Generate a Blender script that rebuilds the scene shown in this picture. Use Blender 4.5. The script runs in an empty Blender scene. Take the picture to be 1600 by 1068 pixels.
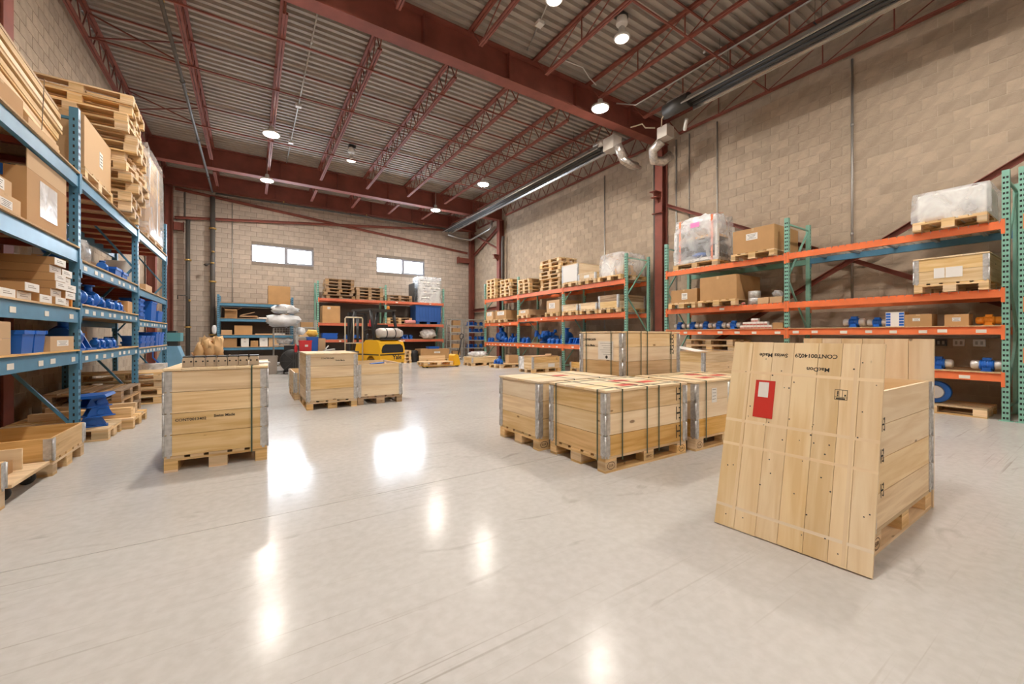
import bpy, math, random
from mathutils import Matrix, Vector
random.seed(7)
C = bpy.context.scene.collection
SC = bpy.context.scene
PI = math.pi
# ---------------------------------------------------------------- camera
EYE = 1.25
cam_d = bpy.data.cameras.new('camera'); cam = bpy.data.objects.new('camera', cam_d); C.objects.link(cam)
cam_d.sensor_width = 36.0; cam_d.lens = 630.0 / 1600.0 * 36.0; cam_d.shift_y = -10.2 / 1600.0
cam_d.clip_start = 0.05; cam_d.clip_end = 200
YAW = math.atan((800 - 392) / 630.0)
cam.location = (0, 0, EYE); cam.rotation_euler = (PI / 2, 0, -YAW)
SC.camera = cam
# ---------------------------------------------------------------- world, exposure
w = bpy.data.worlds.new('overcast_sky'); SC.world = w; w.use_nodes = True
bg = w.node_tree.nodes['Background']; bg.inputs['Color'].default_value = (0.76, 0.87, 1.0, 1); bg.inputs['Strength'].default_value = 55.0
SC.view_settings.view_transform = 'Standard'; SC.view_settings.look = 'None'
SC.view_settings.gamma = 1.0; SC.view_settings.use_curve_mapping = False
SC.view_settings.exposure = 0.0
LAMP_POWER = 575.0; DIM_POWER = 3.0
LAMP_COL = (1.0, 0.92, 0.83)
SC.cycles.max_bounces = 12; SC.cycles.diffuse_bounces = 8; SC.cycles.glossy_bounces = 4
SC.cycles.caustics_reflective = False; SC.cycles.caustics_refractive = False
SC.cycles.sample_clamp_indirect = 8.0
# room: camera stands at x=0,y=0; +Y runs to the far wall, +X to the right wall
XL, XR, YB, YF, ZD = -2.85, 10.62, 20.5, -9.0, 7.74
# ---------------------------------------------------------------- materials
MATS = {}
def _rand(nt):
    oi = nt.nodes.new('ShaderNodeObjectInfo'); ge = nt.nodes.new('ShaderNodeNewGeometry')
    a = nt.nodes.new('ShaderNodeMath'); a.operation = 'ADD'
    nt.links.new(oi.outputs['Random'], a.inputs[0]); nt.links.new(ge.outputs['Random Per Island'], a.inputs[1])
    f = nt.nodes.new('ShaderNodeMath'); f.operation = 'FRACT'; nt.links.new(a.outputs[0], f.inputs[0])
    return f.outputs[0]
def _math(nt, op, a, b):
    n = nt.nodes.new('ShaderNodeMath'); n.operation = op
    for i, x in enumerate((a, b)):
        if x is None: continue
        if isinstance(x, (int, float)): n.inputs[i].default_value = x
        else: nt.links.new(x, n.inputs[i])
    return n.outputs[0]
def _ramp(nt, fac, stops):
    n = nt.nodes.new('ShaderNodeValToRGB'); e = n.color_ramp.elements
    while len(e) < len(stops): e.new(0.5)
    for k, (p, c) in enumerate(stops):
        e[k].position = p; e[k].color = (*c, 1) if len(c) == 3 else c
    nt.links.new(fac, n.inputs[0]); return n.outputs[0]
def _mix(nt, fac, a, b, mode='MIX'):
    n = nt.nodes.new('ShaderNodeMix'); n.data_type = 'RGBA'; n.blend_type = mode
    for k, x in ((0, fac), (6, a), (7, b)):
        if isinstance(x, (int, float)): n.inputs[k].default_value = x
        elif isinstance(x, tuple): n.inputs[k].default_value = (*x, 1)
        else: nt.links.new(x, n.inputs[k])
    return n.outputs[2]
def new_mat(name):
    m = bpy.data.materials.new(name); m.use_nodes = True; MATS[name] = m
    return m, m.node_tree, m.node_tree.nodes['Principled BSDF']
def plain(name, col, rough=0.5, metal=0.0, var=0.0, nscale=0.0, namt=0.25, bump=0.0, bscale=60.0, spec=0.5):
    m, nt, p = new_mat(name)
    p.inputs['Roughness'].default_value = rough; p.inputs['Metallic'].default_value = metal
    p.inputs['Specular IOR Level'].default_value = spec
    c = None
    if nscale:
        tc = nt.nodes.new('ShaderNodeTexCoord'); no = nt.nodes.new('ShaderNodeTexNoise')
        no.inputs['Scale'].default_value = nscale; no.inputs['Detail'].default_value = 5
        nt.links.new(tc.outputs['Object'], no.inputs['Vector'])
        d = tuple(x * (1 - namt) for x in col); h = tuple(min(1, x * (1 + namt)) for x in col)
        c = _ramp(nt, no.outputs['Fac'], [(0.3, d), (0.7, h)])
    if var:
        v = _math(nt, 'MULTIPLY_ADD', _rand(nt), 2 * var); v.node.inputs[2].default_value = 1 - var
        hs = nt.nodes.new('ShaderNodeHueSaturation'); nt.links.new(v, hs.inputs['Value'])
        if c is None: hs.inputs['Color'].default_value = (*col, 1)
        else: nt.links.new(c, hs.inputs['Color'])
        c = hs.outputs['Color']
    if c is None: p.inputs['Base Color'].default_value = (*col, 1)
    else: nt.links.new(c, p.inputs['Base Color'])
    if bump:
        tc = nt.nodes.new('ShaderNodeTexCoord'); no = nt.nodes.new('ShaderNodeTexNoise')
        no.inputs['Scale'].default_value = bscale; no.inputs['Detail'].default_value = 4
        nt.links.new(tc.outputs['Object'], no.inputs['Vector'])
        b = nt.nodes.new('ShaderNodeBump'); b.inputs['Strength'].default_value = bump; b.inputs['Distance'].default_value = 0.01
        nt.links.new(no.outputs['Fac'], b.inputs['Height']); nt.links.new(b.outputs['Normal'], p.inputs['Normal'])
    return m
def wood(name, c_lo, c_hi, knot=(0.20, 0.10, 0.04), var=0.10, rough=0.62, grain=26.0, knots=True):
    m, nt, p = new_mat(name); p.inputs['Roughness'].default_value = rough
    p.inputs['Specular IOR Level'].default_value = 0.3
    uv = nt.nodes.new('ShaderNodeUVMap'); r = _rand(nt)
    off = nt.nodes.new('ShaderNodeCombineXYZ')
    nt.links.new(_math(nt, 'MULTIPLY', r, 37.0), off.inputs[0]); nt.links.new(_math(nt, 'MULTIPLY', r, 91.0), off.inputs[1])
    ad = nt.nodes.new('ShaderNodeVectorMath'); ad.operation = 'ADD'
    nt.links.new(uv.outputs[0], ad.inputs[0]); nt.links.new(off.outputs[0], ad.inputs[1])
    def scaled(su, sv):
        n = nt.nodes.new('ShaderNodeVectorMath'); n.operation = 'MULTIPLY'; n.inputs[1].default_value = (su, sv, 1)
        nt.links.new(ad.outputs[0], n.inputs[0]); return n.outputs[0]
    no = nt.nodes.new('ShaderNodeTexNoise'); no.inputs['Scale'].default_value = 1; no.inputs['Detail'].default_value = 6
    no.inputs['Distortion'].default_value = 0.6
    nt.links.new(scaled(1.6, grain), no.inputs['Vector'])
    n2 = nt.nodes.new('ShaderNodeTexNoise'); n2.inputs['Scale'].default_value = 1; n2.inputs['Detail'].default_value = 3
    nt.links.new(scaled(1.2, 7.0), n2.inputs['Vector'])
    f = _math(nt, 'ADD', _math(nt, 'MULTIPLY', no.outputs['Fac'], 0.55), _math(nt, 'MULTIPLY', n2.outputs['Fac'], 0.45))
    c = _ramp(nt, f, [(0.39, c_lo), (0.59, c_hi)])
    if knots:
        vo = nt.nodes.new('ShaderNodeTexVoronoi'); vo.inputs['Scale'].default_value = 1
        nt.links.new(scaled(3.0, 7.5), vo.inputs['Vector'])
        sep = nt.nodes.new('ShaderNodeSeparateColor'); nt.links.new(vo.outputs['Color'], sep.inputs[0])
        size = _math(nt, 'MULTIPLY', _math(nt, 'SUBTRACT', sep.outputs[0], 0.38), 0.24)
        k = _math(nt, 'SUBTRACT', size, vo.outputs['Distance'])
        k = _math(nt, 'MULTIPLY', k, 30.0); k.node.use_clamp = True
        c = _mix(nt, _math(nt, 'MULTIPLY', k, 0.8), c, knot)
    hs = nt.nodes.new('ShaderNodeHueSaturation'); nt.links.new(c, hs.inputs['Color'])
    v = _math(nt, 'MULTIPLY_ADD', r, 2 * var); v.node.inputs[2].default_value = 1 - var
    nt.links.new(v, hs.inputs['Value'])
    s = _math(nt, 'MULTIPLY_ADD', _math(nt, 'FRACT', _math(nt, 'MULTIPLY', r, 7.3), None), 0.35); s.node.inputs[2].default_value = 0.82
    nt.links.new(s, hs.inputs['Saturation'])
    nt.links.new(hs.outputs['Color'], p.inputs['Base Color'])
    b = nt.nodes.new('ShaderNodeBump'); b.inputs['Strength'].default_value = 0.15; b.inputs['Distance'].default_value = 0.004
    nt.links.new(no.outputs['Fac'], b.inputs['Height']); nt.links.new(b.outputs['Normal'], p.inputs['Normal'])
    return m
def film(name, col=(0.9, 0.92, 0.94), alpha=0.30, rough=0.2):
    m, nt, p = new_mat(name)
    p.inputs['Base Color'].default_value = (*col, 1); p.inputs['Roughness'].default_value = rough
    tc = nt.nodes.new('ShaderNodeTexCoord'); no = nt.nodes.new('ShaderNodeTexNoise')
    no.inputs['Scale'].default_value = 3.2; no.inputs['Detail'].default_value = 3; no.inputs['Distortion'].default_value = 1.2
    nt.links.new(tc.outputs['Object'], no.inputs['Vector'])
    nt.links.new(_ramp(nt, no.outputs['Fac'], [(0.35, (alpha * .6,) * 3), (0.65, (min(1, alpha * 1.5),) * 3)]), p.inputs['Alpha'])
    b = nt.nodes.new('ShaderNodeBump'); b.inputs['Strength'].default_value = 0.35; b.inputs['Distance'].default_value = 0.05
    nt.links.new(no.outputs['Fac'], b.inputs['Height']); nt.links.new(b.outputs['Normal'], p.inputs['Normal'])
    return m
def glow(name, col, strength):
    m = bpy.data.materials.new(name); m.use_nodes = True; MATS[name] = m; nt = m.node_tree
    nt.nodes.clear(); o = nt.nodes.new('ShaderNodeOutputMaterial'); e = nt.nodes.new('ShaderNodeEmission')
    e.inputs[0].default_value = (*col, 1); e.inputs[1].default_value = strength; nt.links.new(e.outputs[0], o.inputs[0])
    return m

PINE = wood('pine', (0.66, 0.45, 0.225), (0.83, 0.64, 0.385))
PINE_PALE = wood('pale_pine', (0.75, 0.56, 0.33), (0.86, 0.70, 0.475), var=0.07, grain=20)
PINE_DARK = wood('ochre_pine', (0.58, 0.35, 0.135), (0.74, 0.50, 0.235))
PALLET = wood('pallet_wood', (0.54, 0.35, 0.165), (0.78, 0.57, 0.325), var=0.22)
OLDPALLET = wood('weathered_wood', (0.24, 0.145, 0.075), (0.46, 0.31, 0.18), var=0.25)
CHIP = plain('chipboard', (0.55, 0.36, 0.19), 0.8, nscale=45, namt=0.18)
KRAFT = plain('kraft_card', (0.50, 0.29, 0.125), 0.8, var=0.12, nscale=3, namt=0.08)
KRAFT2 = plain('pale_card', (0.60, 0.40, 0.22), 0.8, var=0.10)
CARDIN = plain('card_inside', (0.40, 0.235, 0.105), 0.85)
PAPER = plain('white_paper', (0.80, 0.78, 0.74), 0.7)
TAG = plain('label_white', (0.78, 0.74, 0.66), 0.6)
INK = plain('black_ink', (0.03, 0.025, 0.02), 0.7)
INKBROWN = plain('brown_ink', (0.10, 0.045, 0.02), 0.7)
ZINC = plain('zinc_steel', (0.60, 0.60, 0.60), 0.42, 0.7, nscale=30, namt=0.2, bump=0.15, bscale=120)
STEEL = plain('bare_steel', (0.62, 0.60, 0.57), 0.3, 0.85)
DARKSTEEL = plain('dark_steel', (0.07, 0.068, 0.065), 0.45, 0.5)
STRAP = plain('dark_green_strap', (0.055, 0.085, 0.055), 0.45)
REDPAINT = plain('red_oxide_paint', (0.225, 0.062, 0.042), 0.65, nscale=2.5, namt=0.18, var=0.06)
ORANGE = plain('rack_orange', (0.84, 0.20, 0.065), 0.42, nscale=5, namt=0.08)
ORANGEFAR = plain('rack_faded_orange', (0.66, 0.16, 0.08), 0.5, nscale=5, namt=0.1)
GREEN = plain('rack_green', (0.22, 0.46, 0.37), 0.42, nscale=4, namt=0.12)
BLUE = plain('rack_blue', (0.085, 0.25, 0.40), 0.40, nscale=4, namt=0.12)
REDBAR = plain('red_support_bar', (0.32, 0.06, 0.03), 0.5)
CASTBLUE = plain('casting_blue', (0.014, 0.125, 0.50), 0.32, var=0.25)
BINBLUE = plain('bin_blue', (0.015, 0.13, 0.55), 0.4, var=0.1)
CRATEBLUE = plain('crate_blue', (0.03, 0.11, 0.38), 0.45)
SILVER = plain('motor_silver', (0.70, 0.68, 0.66), 0.35, 0.4)
MOTORORANGE = plain('motor_orange', (0.85, 0.30, 0.02), 0.4)
WHITEPAINT = plain('white_paint', (0.75, 0.74, 0.71), 0.45)
GREYBOX = plain('grey_cream_box', (0.46, 0.42, 0.37), 0.55)
CREAM = plain('cream_paint', (0.72, 0.63, 0.46), 0.45)
GALV = plain('galvanised_pipe', (0.45, 0.44, 0.42), 0.38, 0.7)
BLACK = plain('black_plastic', (0.018, 0.018, 0.019), 0.5)
RUBBER_SHADE = plain('rubber_and_post_shade', (0.022, 0.021, 0.02), 0.75)
BLACKPIPE = plain('black_pipe', (0.085, 0.077, 0.07), 0.5)
BRASS = plain('brass_fitting', (0.62, 0.42, 0.14), 0.35, 0.8)
YELLOW = plain('truck_yellow', (0.82, 0.45, 0.015), 0.35)
REDPLASTIC = plain('red_plastic', (0.62, 0.03, 0.04), 0.4)
REDCARD = plain('red_pouch', (0.60, 0.035, 0.025), 0.4)
GREYBIN = plain('grey_bin', (0.33, 0.29, 0.25), 0.6)
LIGHTBLUE = plain('machine_blue', (0.20, 0.44, 0.66), 0.45, nscale=3, namt=0.1)
FOIL = plain('foil_duct', (0.66, 0.62, 0.57), 0.32, 0.85, nscale=14, namt=0.3, bump=0.6, bscale=45)
REFLECTOR = plain('reflector_aluminium', (0.55, 0.54, 0.53), 0.22, 0.9)
FILM = film('stretch_film'); FILMW = film('white_film', (0.92, 0.92, 0.92), 0.78, 0.25)
BAGW = plain('white_bag', (0.75, 0.77, 0.79), 0.4, nscale=5, namt=0.12, bump=0.7, bscale=9)
PINK = plain('pink_foam', (0.72, 0.30, 0.28), 0.7)
GREYSHELF = plain('grey_shelf', (0.38, 0.37, 0.34), 0.5)
CASTGREY = plain('grey_casting', (0.50, 0.41, 0.31), 0.6, nscale=9, namt=0.2)
BLOCK = plain('wall_block', (0.44, 0.355, 0.27), 0.88, var=0.10, nscale=5, namt=0.10, bump=0.55, bscale=42, spec=0.2)
MORTAR = plain('mortar', (0.47, 0.385, 0.30), 0.9, nscale=12, namt=0.12, spec=0.2)
BLOCKB = plain('grey_wall_block', (0.52, 0.445, 0.375), 0.88, var=0.09, nscale=5, namt=0.10, bump=0.5, bscale=42, spec=0.2)
MORTARB = plain('mortar_grey', (0.27, 0.23, 0.195), 0.9, nscale=12, namt=0.12, spec=0.2)
DECK = plain('deck_metal', (0.36, 0.315, 0.27), 0.62, 0.1, nscale=2, namt=0.1)
GLASS = film('window_glass', (0.95, 0.97, 1.0), 0.06, 0.03)
WFRAME = plain('window_frame', (0.30, 0.31, 0.36), 0.5)
TWINE = plain('twine', (0.12, 0.09, 0.06), 0.8)
LENS = glow('lamp_lens', LAMP_COL, LAMP_POWER); LENSDIM = glow('dim_lamp_lens', (1.0, 0.9, 0.78), DIM_POWER)
def floor_mat():
    m, nt, p = new_mat('polished_concrete')
    tc = nt.nodes.new('ShaderNodeTexCoord')
    def noise(sx, sy, rot, detail=4, dist=0.0):
        mp = nt.nodes.new('ShaderNodeMapping'); mp.inputs['Scale'].default_value = (sx, sy, 1); mp.inputs['Rotation'].default_value = (0, 0, rot)
        nt.links.new(tc.outputs['Object'], mp.inputs[0]); n = nt.nodes.new('ShaderNodeTexNoise'); n.inputs['Scale'].default_value = 1
        n.inputs['Detail'].default_value = detail; n.inputs['Distortion'].default_value = dist
        nt.links.new(mp.outputs[0], n.inputs['Vector']); return n.outputs['Fac']
    base = _ramp(nt, noise(0.7, 0.9, 0.3, 6), [(0.3, (0.50, 0.485, 0.462)), (0.7, (0.575, 0.562, 0.545))])
    fine = noise(18, 18, 0, 5)
    base = _mix(nt, 0.35, base, _ramp(nt, fine, [(0.35, (0.48, 0.46, 0.43)), (0.65, (0.62, 0.60, 0.58))]))
    patch = noise(0.55, 0.75, 1.1, 3)
    for rot, su, sv, thr, pw in ((0.55, 0.5, 38, 0.665, 0.5), (-0.35, 0.35, 30, 0.67, 0.55), (1.2, 0.5, 42, 0.675, 0.45), (-1.0, 0.6, 26, 0.67, 0.45), (0.15, 0.3, 44, 0.675, 0.45)):
        s = noise(su, sv, rot, 2, 0.25)
        k = _math(nt, 'MULTIPLY', _math(nt, 'SUBTRACT', s, thr), 16.0); k.node.use_clamp = True
        pk = _math(nt, 'MULTIPLY', _math(nt, 'SUBTRACT', patch, 0.42), 5.0); pk.node.use_clamp = True
        base = _mix(nt, _math(nt, 'MULTIPLY', _math(nt, 'MULTIPLY', k, pk), pw), base, (0.26, 0.22, 0.18))
    sm = _math(nt, 'MULTIPLY', _math(nt, 'SUBTRACT', noise(1.6, 4.0, -0.5, 7, 1.2), 0.635), 7.0); sm.node.use_clamp = True
    base = _mix(nt, _math(nt, 'MULTIPLY', sm, 0.5), base, (0.25, 0.215, 0.185))
    nt.links.new(base, p.inputs['Base Color'])
    r = _ramp(nt, noise(1.5, 1.5, 0, 5), [(0.3, (0.14,) * 3), (0.7, (0.21,) * 3)])
    nt.links.new(r, p.inputs['Roughness']); p.inputs['Specular IOR Level'].default_value = 0.10
    b = nt.nodes.new('ShaderNodeBump'); b.inputs['Strength'].default_value = 0.05; b.inputs['Distance'].default_value = 0.003
    nt.links.new(fine, b.inputs['Height']); nt.links.new(b.outputs['Normal'], p.inputs['Normal'])
    return m
FLOOR = floor_mat()
# ---------------------------------------------------------------- mesh helpers
FACES = ((0, 3, 2, 1), (4, 5, 6, 7), (0, 1, 5, 4), (2, 3, 7, 6), (1, 2, 6, 5), (3, 0, 4, 7))
FAX = ((0, 1), (0, 1), (0, 2), (0, 2), (1, 2), (1, 2))
def rx(a): return Matrix.Rotation(a, 4, 'X')
def ry(a): return Matrix.Rotation(a, 4, 'Y')
def rz(a): return Matrix.Rotation(a, 4, 'Z')
def tr(x, y, z): return Matrix.Translation((x, y, z))
class MB:
    def __init__(s): s.v = []; s.f = []; s.mi = []; s.uv = []; s.sm = []; s.M = None
    def _add(s, vs):
        n = len(s.v); s.v += [tuple(s.M @ Vector(v)) for v in vs] if s.M is not None else [tuple(v) for v in vs]; return n
    def face(s, idx, uv=None, m=0, sm=False):
        s.f.append(idx); s.mi.append(m); s.sm.append(sm); s.uv += uv or [(0.0, 0.0)] * len(idx)
    def box(s, cx, cy, cz, sx, sy, sz, m=0, skip=()):
        d = (sx, sy, sz); c = (cx, cy, cz); big = d.index(max(d)); hx, hy, hz = sx / 2, sy / 2, sz / 2
        P = [(-hx, -hy, -hz), (hx, -hy, -hz), (hx, hy, -hz), (-hx, hy, -hz), (-hx, -hy, hz), (hx, -hy, hz), (hx, hy, hz), (-hx, hy, hz)]
        n = s._add([(p[0] + cx, p[1] + cy, p[2] + cz) for p in P])
        for k, (F, ax) in enumerate(zip(FACES, FAX)):
            if k in skip: continue
            a, b = ax
            if b == big: a, b = b, a
            s.face(tuple(n + i for i in F), [(P[i][a], P[i][b] + 3.1 * k) for i in F], m)
        return s
    def lim(s, x0, x1, y0, y1, z0, z1, m=0, skip=()):
        return s.box((x0 + x1) / 2, (y0 + y1) / 2, (z0 + z1) / 2, x1 - x0, y1 - y0, z1 - z0, m, skip)
    def bar(s, p0, p1, w, h, m=0, up=(0, 0, 1)):
        p0 = Vector(p0); p1 = Vector(p1); d = p1 - p0; L = d.length; x = d.normalized(); u = Vector(up)
        y = u.cross(x)
        if y.length < 1e-4: y = Vector((0, 1, 0)).cross(x)
        y.normalize(); z = x.cross(y); old = s.M
        T = Matrix(((x.x, y.x, z.x, 0), (x.y, y.y, z.y, 0), (x.z, y.z, z.z, 0), (0, 0, 0, 1)))
        T = Matrix.Translation((p0 + p1) / 2) @ T
        s.M = T if old is None else old @ T
        s.box(0, 0, 0, L, w, h, m); s.M = old; return s
    def ring(s, pts, n, m=0, caps=True, sm=True):      # pts: list of (centre, radius, xdir, ydir)
        base = []
        for c, r, a, b in pts:
            base.append(s._add([tuple(Vector(c) + Vector(a) * r * math.cos(2 * PI * k / n) + Vector(b) * r * math.sin(2 * PI * k / n)) for k in range(n)]))
        for i in range(len(base) - 1):
            for k in range(n):
                q = (k + 1) % n
                s.face((base[i] + k, base[i] + q, base[i + 1] + q, base[i + 1] + k), [(k / n, i), ((k + 1) / n, i), ((k + 1) / n, i + 1), (k / n, i + 1)], m, sm)
        if caps:
            s.face(tuple(base[0] + k for k in reversed(range(n))), None, m); s.face(tuple(base[-1] + k for k in range(n)), None, m)
        return s
    def tube(s, p0, p1, r, n=8, m=0, r2=None, caps=True):
        d = (Vector(p1) - Vector(p0)).normalized(); a = d.orthogonal().normalized(); b = d.cross(a)
        return s.ring([(p0, r, a, b), (p1, r if r2 is None else r2, a, b)], n, m, caps)
    def path(s, pts, r, n=8, m=0):
        P = [Vector(p) for p in pts]; out = []; a = None
        for i, p in enumerate(P):
            d = (P[min(i + 1, len(P) - 1)] - P[max(i - 1, 0)]).normalized()
            a = d.orthogonal().normalized() if a is None else (a - d * a.dot(d)).normalized()
            out.append((p, r, a, d.cross(a)))
        return s.ring(out, n, m)
    def lathe(s, prof, n=16, m=0, axis='Z', c=(0, 0, 0), sm=True):
        c = Vector(c); D = {'Z': ((0, 0, 1), (1, 0, 0), (0, 1, 0)), 'X': ((1, 0, 0), (0, 1, 0), (0, 0, 1)), 'Y': ((0, 1, 0), (0, 0, 1), (1, 0, 0))}[axis]
        d, a, b = map(Vector, D)
        return s.ring([(c + d * z, max(r, 1e-4), a, b) for r, z in prof], n, m, True, sm)
    def prism(s, poly, t0, t1, plane='XZ', m=0):      # 2-D polygon extruded along the third axis
        def P(a, b, t): return {'XZ': (a, t, b), 'XY': (a, b, t), 'YZ': (t, a, b)}[plane]
        n = len(poly); i0 = s._add([P(a, b, t0) for a, b in poly]); i1 = s._add([P(a, b, t1) for a, b in poly])
        s.face(tuple(i0 + k for k in reversed(range(n))), [poly[k] for k in reversed(range(n))], m)
        s.face(tuple(i1 + k for k in range(n)), list(poly), m)
        for k in range(n):
            q = (k + 1) % n; s.face((i0 + k, i0 + q, i1 + q, i1 + k), [(*poly[k],), (*poly[q],), (poly[q][0], poly[q][1] + .1), (poly[k][0], poly[k][1] + .1)], m)
        return s
    def blob(s, c, r, seed=0, amp=0.25, n=10, rows=6, m=0):   # lumpy closed bag
        R = random.Random(seed); c = Vector(c); base = []
        top = s._add([tuple(c + Vector((0, 0, r[2])))])
        for i in range(1, rows):
            th = PI * i / rows
            base.append(s._add([tuple(c + Vector((r[0] * math.sin(th) ** .6 * math.cos(2 * PI * k / n), r[1] * math.sin(th) ** .6 * math.sin(2 * PI * k / n), r[2] * math.cos(th))) * 1 + Vector([(R.random() - .5) * amp * q for q in r])) for k in range(n)]))
        bot = s._add([tuple(c - Vector((0, 0, r[2])))])
        for k in range(n):
            q = (k + 1) % n
            s.face((top, base[0] + k, base[0] + q), None, m, True); s.face((bot, base[-1] + q, base[-1] + k), None, m, True)
            for i in range(rows - 2): s.face((base[i] + k, base[i + 1] + k, base[i + 1] + q, base[i] + q), None, m, True)
        return s
    def mesh(s, name, mats):
        me = bpy.data.meshes.new(name); me.from_pydata(s.v, [], s.f)
        for x in (mats if isinstance(mats, (list, tuple)) else [mats]): me.materials.append(x)
        me.polygons.foreach_set('material_index', s.mi); me.polygons.foreach_set('use_smooth', s.sm)
        u = me.uv_layers.new(name='UVMap'); u.data.foreach_set('uv', [x for p in s.uv for x in p])
        me.update(); return me
    def obj(s, name, mats, parent=None, loc=(0, 0, 0), rot=(0, 0, 0)): return put(s.mesh(name, mats), name, parent, loc, rot)
def put(me, name, parent=None, loc=(0, 0, 0), rot=(0, 0, 0)):
    o = bpy.data.objects.new(name, me); C.objects.link(o); o.location = loc; o.rotation_euler = rot
    if parent is not None: o.parent = parent
    return o
_CACHE = {}
def piece(name, parent, mat, cx, cy, cz, sx, sy, sz, rot=(0, 0, 0)):    # one box-shaped piece, mesh shared between equal ones
    k = (round(sx, 4), round(sy, 4), round(sz, 4), mat.name)
    if k not in _CACHE: _CACHE[k] = MB().box(0, 0, 0, sx, sy, sz).mesh(name, mat)
    return put(_CACHE[k], name, parent, (cx, cy, cz), rot)
def shared(key, make): 
    if key not in _CACHE: _CACHE[key] = make()
    return _CACHE[key]
def tag(o, label, cat, group=None):
    o['label'] = label; o['category'] = cat
    if group: o['group'] = group
    return o
def thing(name, label, cat, loc=(0, 0, 0), rot=0.0, group=None):
    o = bpy.data.objects.new(name, None); C.objects.link(o); o.location = loc; o.empty_display_size = 0.1
    o.rotation_euler = (0, 0, rot) if isinstance(rot, (int, float)) else rot
    return tag(o, label, cat, group)
def struct(o): o['kind'] = 'structure'; return o
def stuff(o): o['kind'] = 'stuff'; return o
def text(parent, s, size, loc, rot, mat=None, name='lettering', sx=1.0, bold=0.0):
    k = ('text', s, size, sx, bold, (mat or INK).name)
    if k not in _CACHE:
        cu = bpy.data.curves.new('lettering', 'FONT'); cu.body = s; cu.size = size; cu.align_x = 'CENTER'; cu.align_y = 'CENTER'
        cu.extrude = 0.0004; cu.offset = bold; cu.resolution_u = 3
        t = bpy.data.objects.new('lettering_source', cu); C.objects.link(t)
        me = bpy.data.meshes.new_from_object(t.evaluated_get(bpy.context.evaluated_depsgraph_get()))
        bpy.data.objects.remove(t); bpy.data.curves.remove(cu)
        if sx != 1: me.transform(Matrix.Diagonal((sx, 1, 1, 1)))
        me.materials.clear(); me.materials.append(mat or INK); _CACHE[k] = me
    return put(_CACHE[k], name, parent, loc, rot)
ORD = ['first', 'second', 'third', 'fourth', 'fifth', 'sixth', 'seventh', 'eighth', 'ninth', 'tenth', 'eleventh', 'twelfth']
# ================================================================ STRUCTURE
fl = struct(MB().lim(XL, XR, YF, YB, -0.25, -0.012).obj('floor', MORTARB))
ys = [YF, -6.15, -1.45, 3.25, 7.95, 12.65, 17.35, YB]
for a, b in zip(ys[:-1], ys[1:]):
    MB().lim(XL, XR, a + 0.003, b - 0.003, -0.012, 0).obj('slab', FLOOR, fl)
FWD = Vector((math.sin(YAW), math.cos(YAW), 0)); RGT = Vector((math.cos(YAW), -math.sin(YAW), 0))
def in_view(p):
    q = Vector(p) - Vector((0, 0, EYE)); d = q.dot(FWD)
    if d < 0.5: return 0
    x = 800 + 630 * q.dot(RGT) / d; y = 523.8 - 630 * q.z / d
    return (1.0 / (d * d)) if (-30 < x < 1630 and -30 < y < 1100) else 0
BW, BH = 0.4064, 0.2032
def block_wall(name, P, length, height, mortar, holes=(), bm=None, zlim=0, n_single=300):
    bm = bm or BLOCK
    """P(u, v, w) maps wall coordinates (along, up, out of the wall) to the room."""
    cuts_u = sorted({0, length, *[h[0] for h in holes], *[h[1] for h in holes]}); cuts_v = sorted({0, height, *[h[2] for h in holes], *[h[3] for h in holes]})
    base = MB()
    for i in range(len(cuts_u) - 1):
        for j in range(len(cuts_v) - 1):
            u = (cuts_u[i] + cuts_u[i + 1]) / 2; v = (cuts_v[j] + cuts_v[j + 1]) / 2
            if any(h[0] < u < h[1] and h[2] < v < h[3] for h in holes): continue
            p0 = P(cuts_u[i], cuts_v[j], -0.2); p1 = P(cuts_u[i + 1], cuts_v[j + 1], 0.0)
            base.lim(min(p0[0], p1[0]), max(p0[0], p1[0]), min(p0[1], p1[1]), max(p0[1], p1[1]), p0[2], p1[2])
    wl = struct(base.obj(name, mortar))
    lst = []; r = 0
    while (r + 1) * BH <= height + 0.01:
        u0 = -(r % 2) * BW / 2
        while u0 < length:
            a, b = max(0, u0) + 0.007, min(length, u0 + BW) - 0.007; c, d = r * BH + 0.007, (r + 1) * BH - 0.007
            pieces = [(a, b, c, d)]
            for h in holes:
                nxt = []
                for (a, b, c, d) in pieces:
                    if b <= h[0] or a >= h[1] or d <= h[2] or c >= h[3]: nxt.append((a, b, c, d)); continue
                    if a < h[0] - 0.02: nxt.append((a, h[0], c, d))
                    if b > h[1] + 0.02: nxt.append((h[1], b, c, d))
                pieces = nxt
            for q in pieces:
                if q[1] - q[0] > 0.03: lst.append((in_view(P((q[0] + q[1]) / 2, (q[2] + q[3]) / 2, 0)) if (q[2] + q[3]) / 2 > zlim else 0, q))
            u0 += BW
        r += 1
    lst.sort(key=lambda t: -t[0])
    def lims(q):
        p0 = P(q[0], q[2], 0.0); p1 = P(q[1], q[3], 0.006)
        return tuple((min(p0[k], p1[k]), max(p0[k], p1[k])) for k in range(3))
    for s, q in lst[:n_single]:
        if s <= 0: break
        L = lims(q); piece('block', wl, bm, *[(L[k][0] + L[k][1]) / 2 for k in range(3)], *[L[k][1] - L[k][0] for k in range(3)])
    rest = MB()
    for s, q in lst[n_single:]:
        L = lims(q); rest.lim(*L[0], *L[1], *L[2])
    if rest.v: stuff(rest.obj('block_courses', bm, wl))
    return wl
WIN = [(0.02, 2.42, 4.40, 5.17), (5.24, 7.74, 4.40, 5.17)]
block_wall('wall_back', lambda u, v, w: (XL + u, YB - w, v), XR - XL, ZD, MORTARB, [(a - XL, b - XL, c, d) for a, b, c, d in WIN], BLOCKB)
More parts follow.
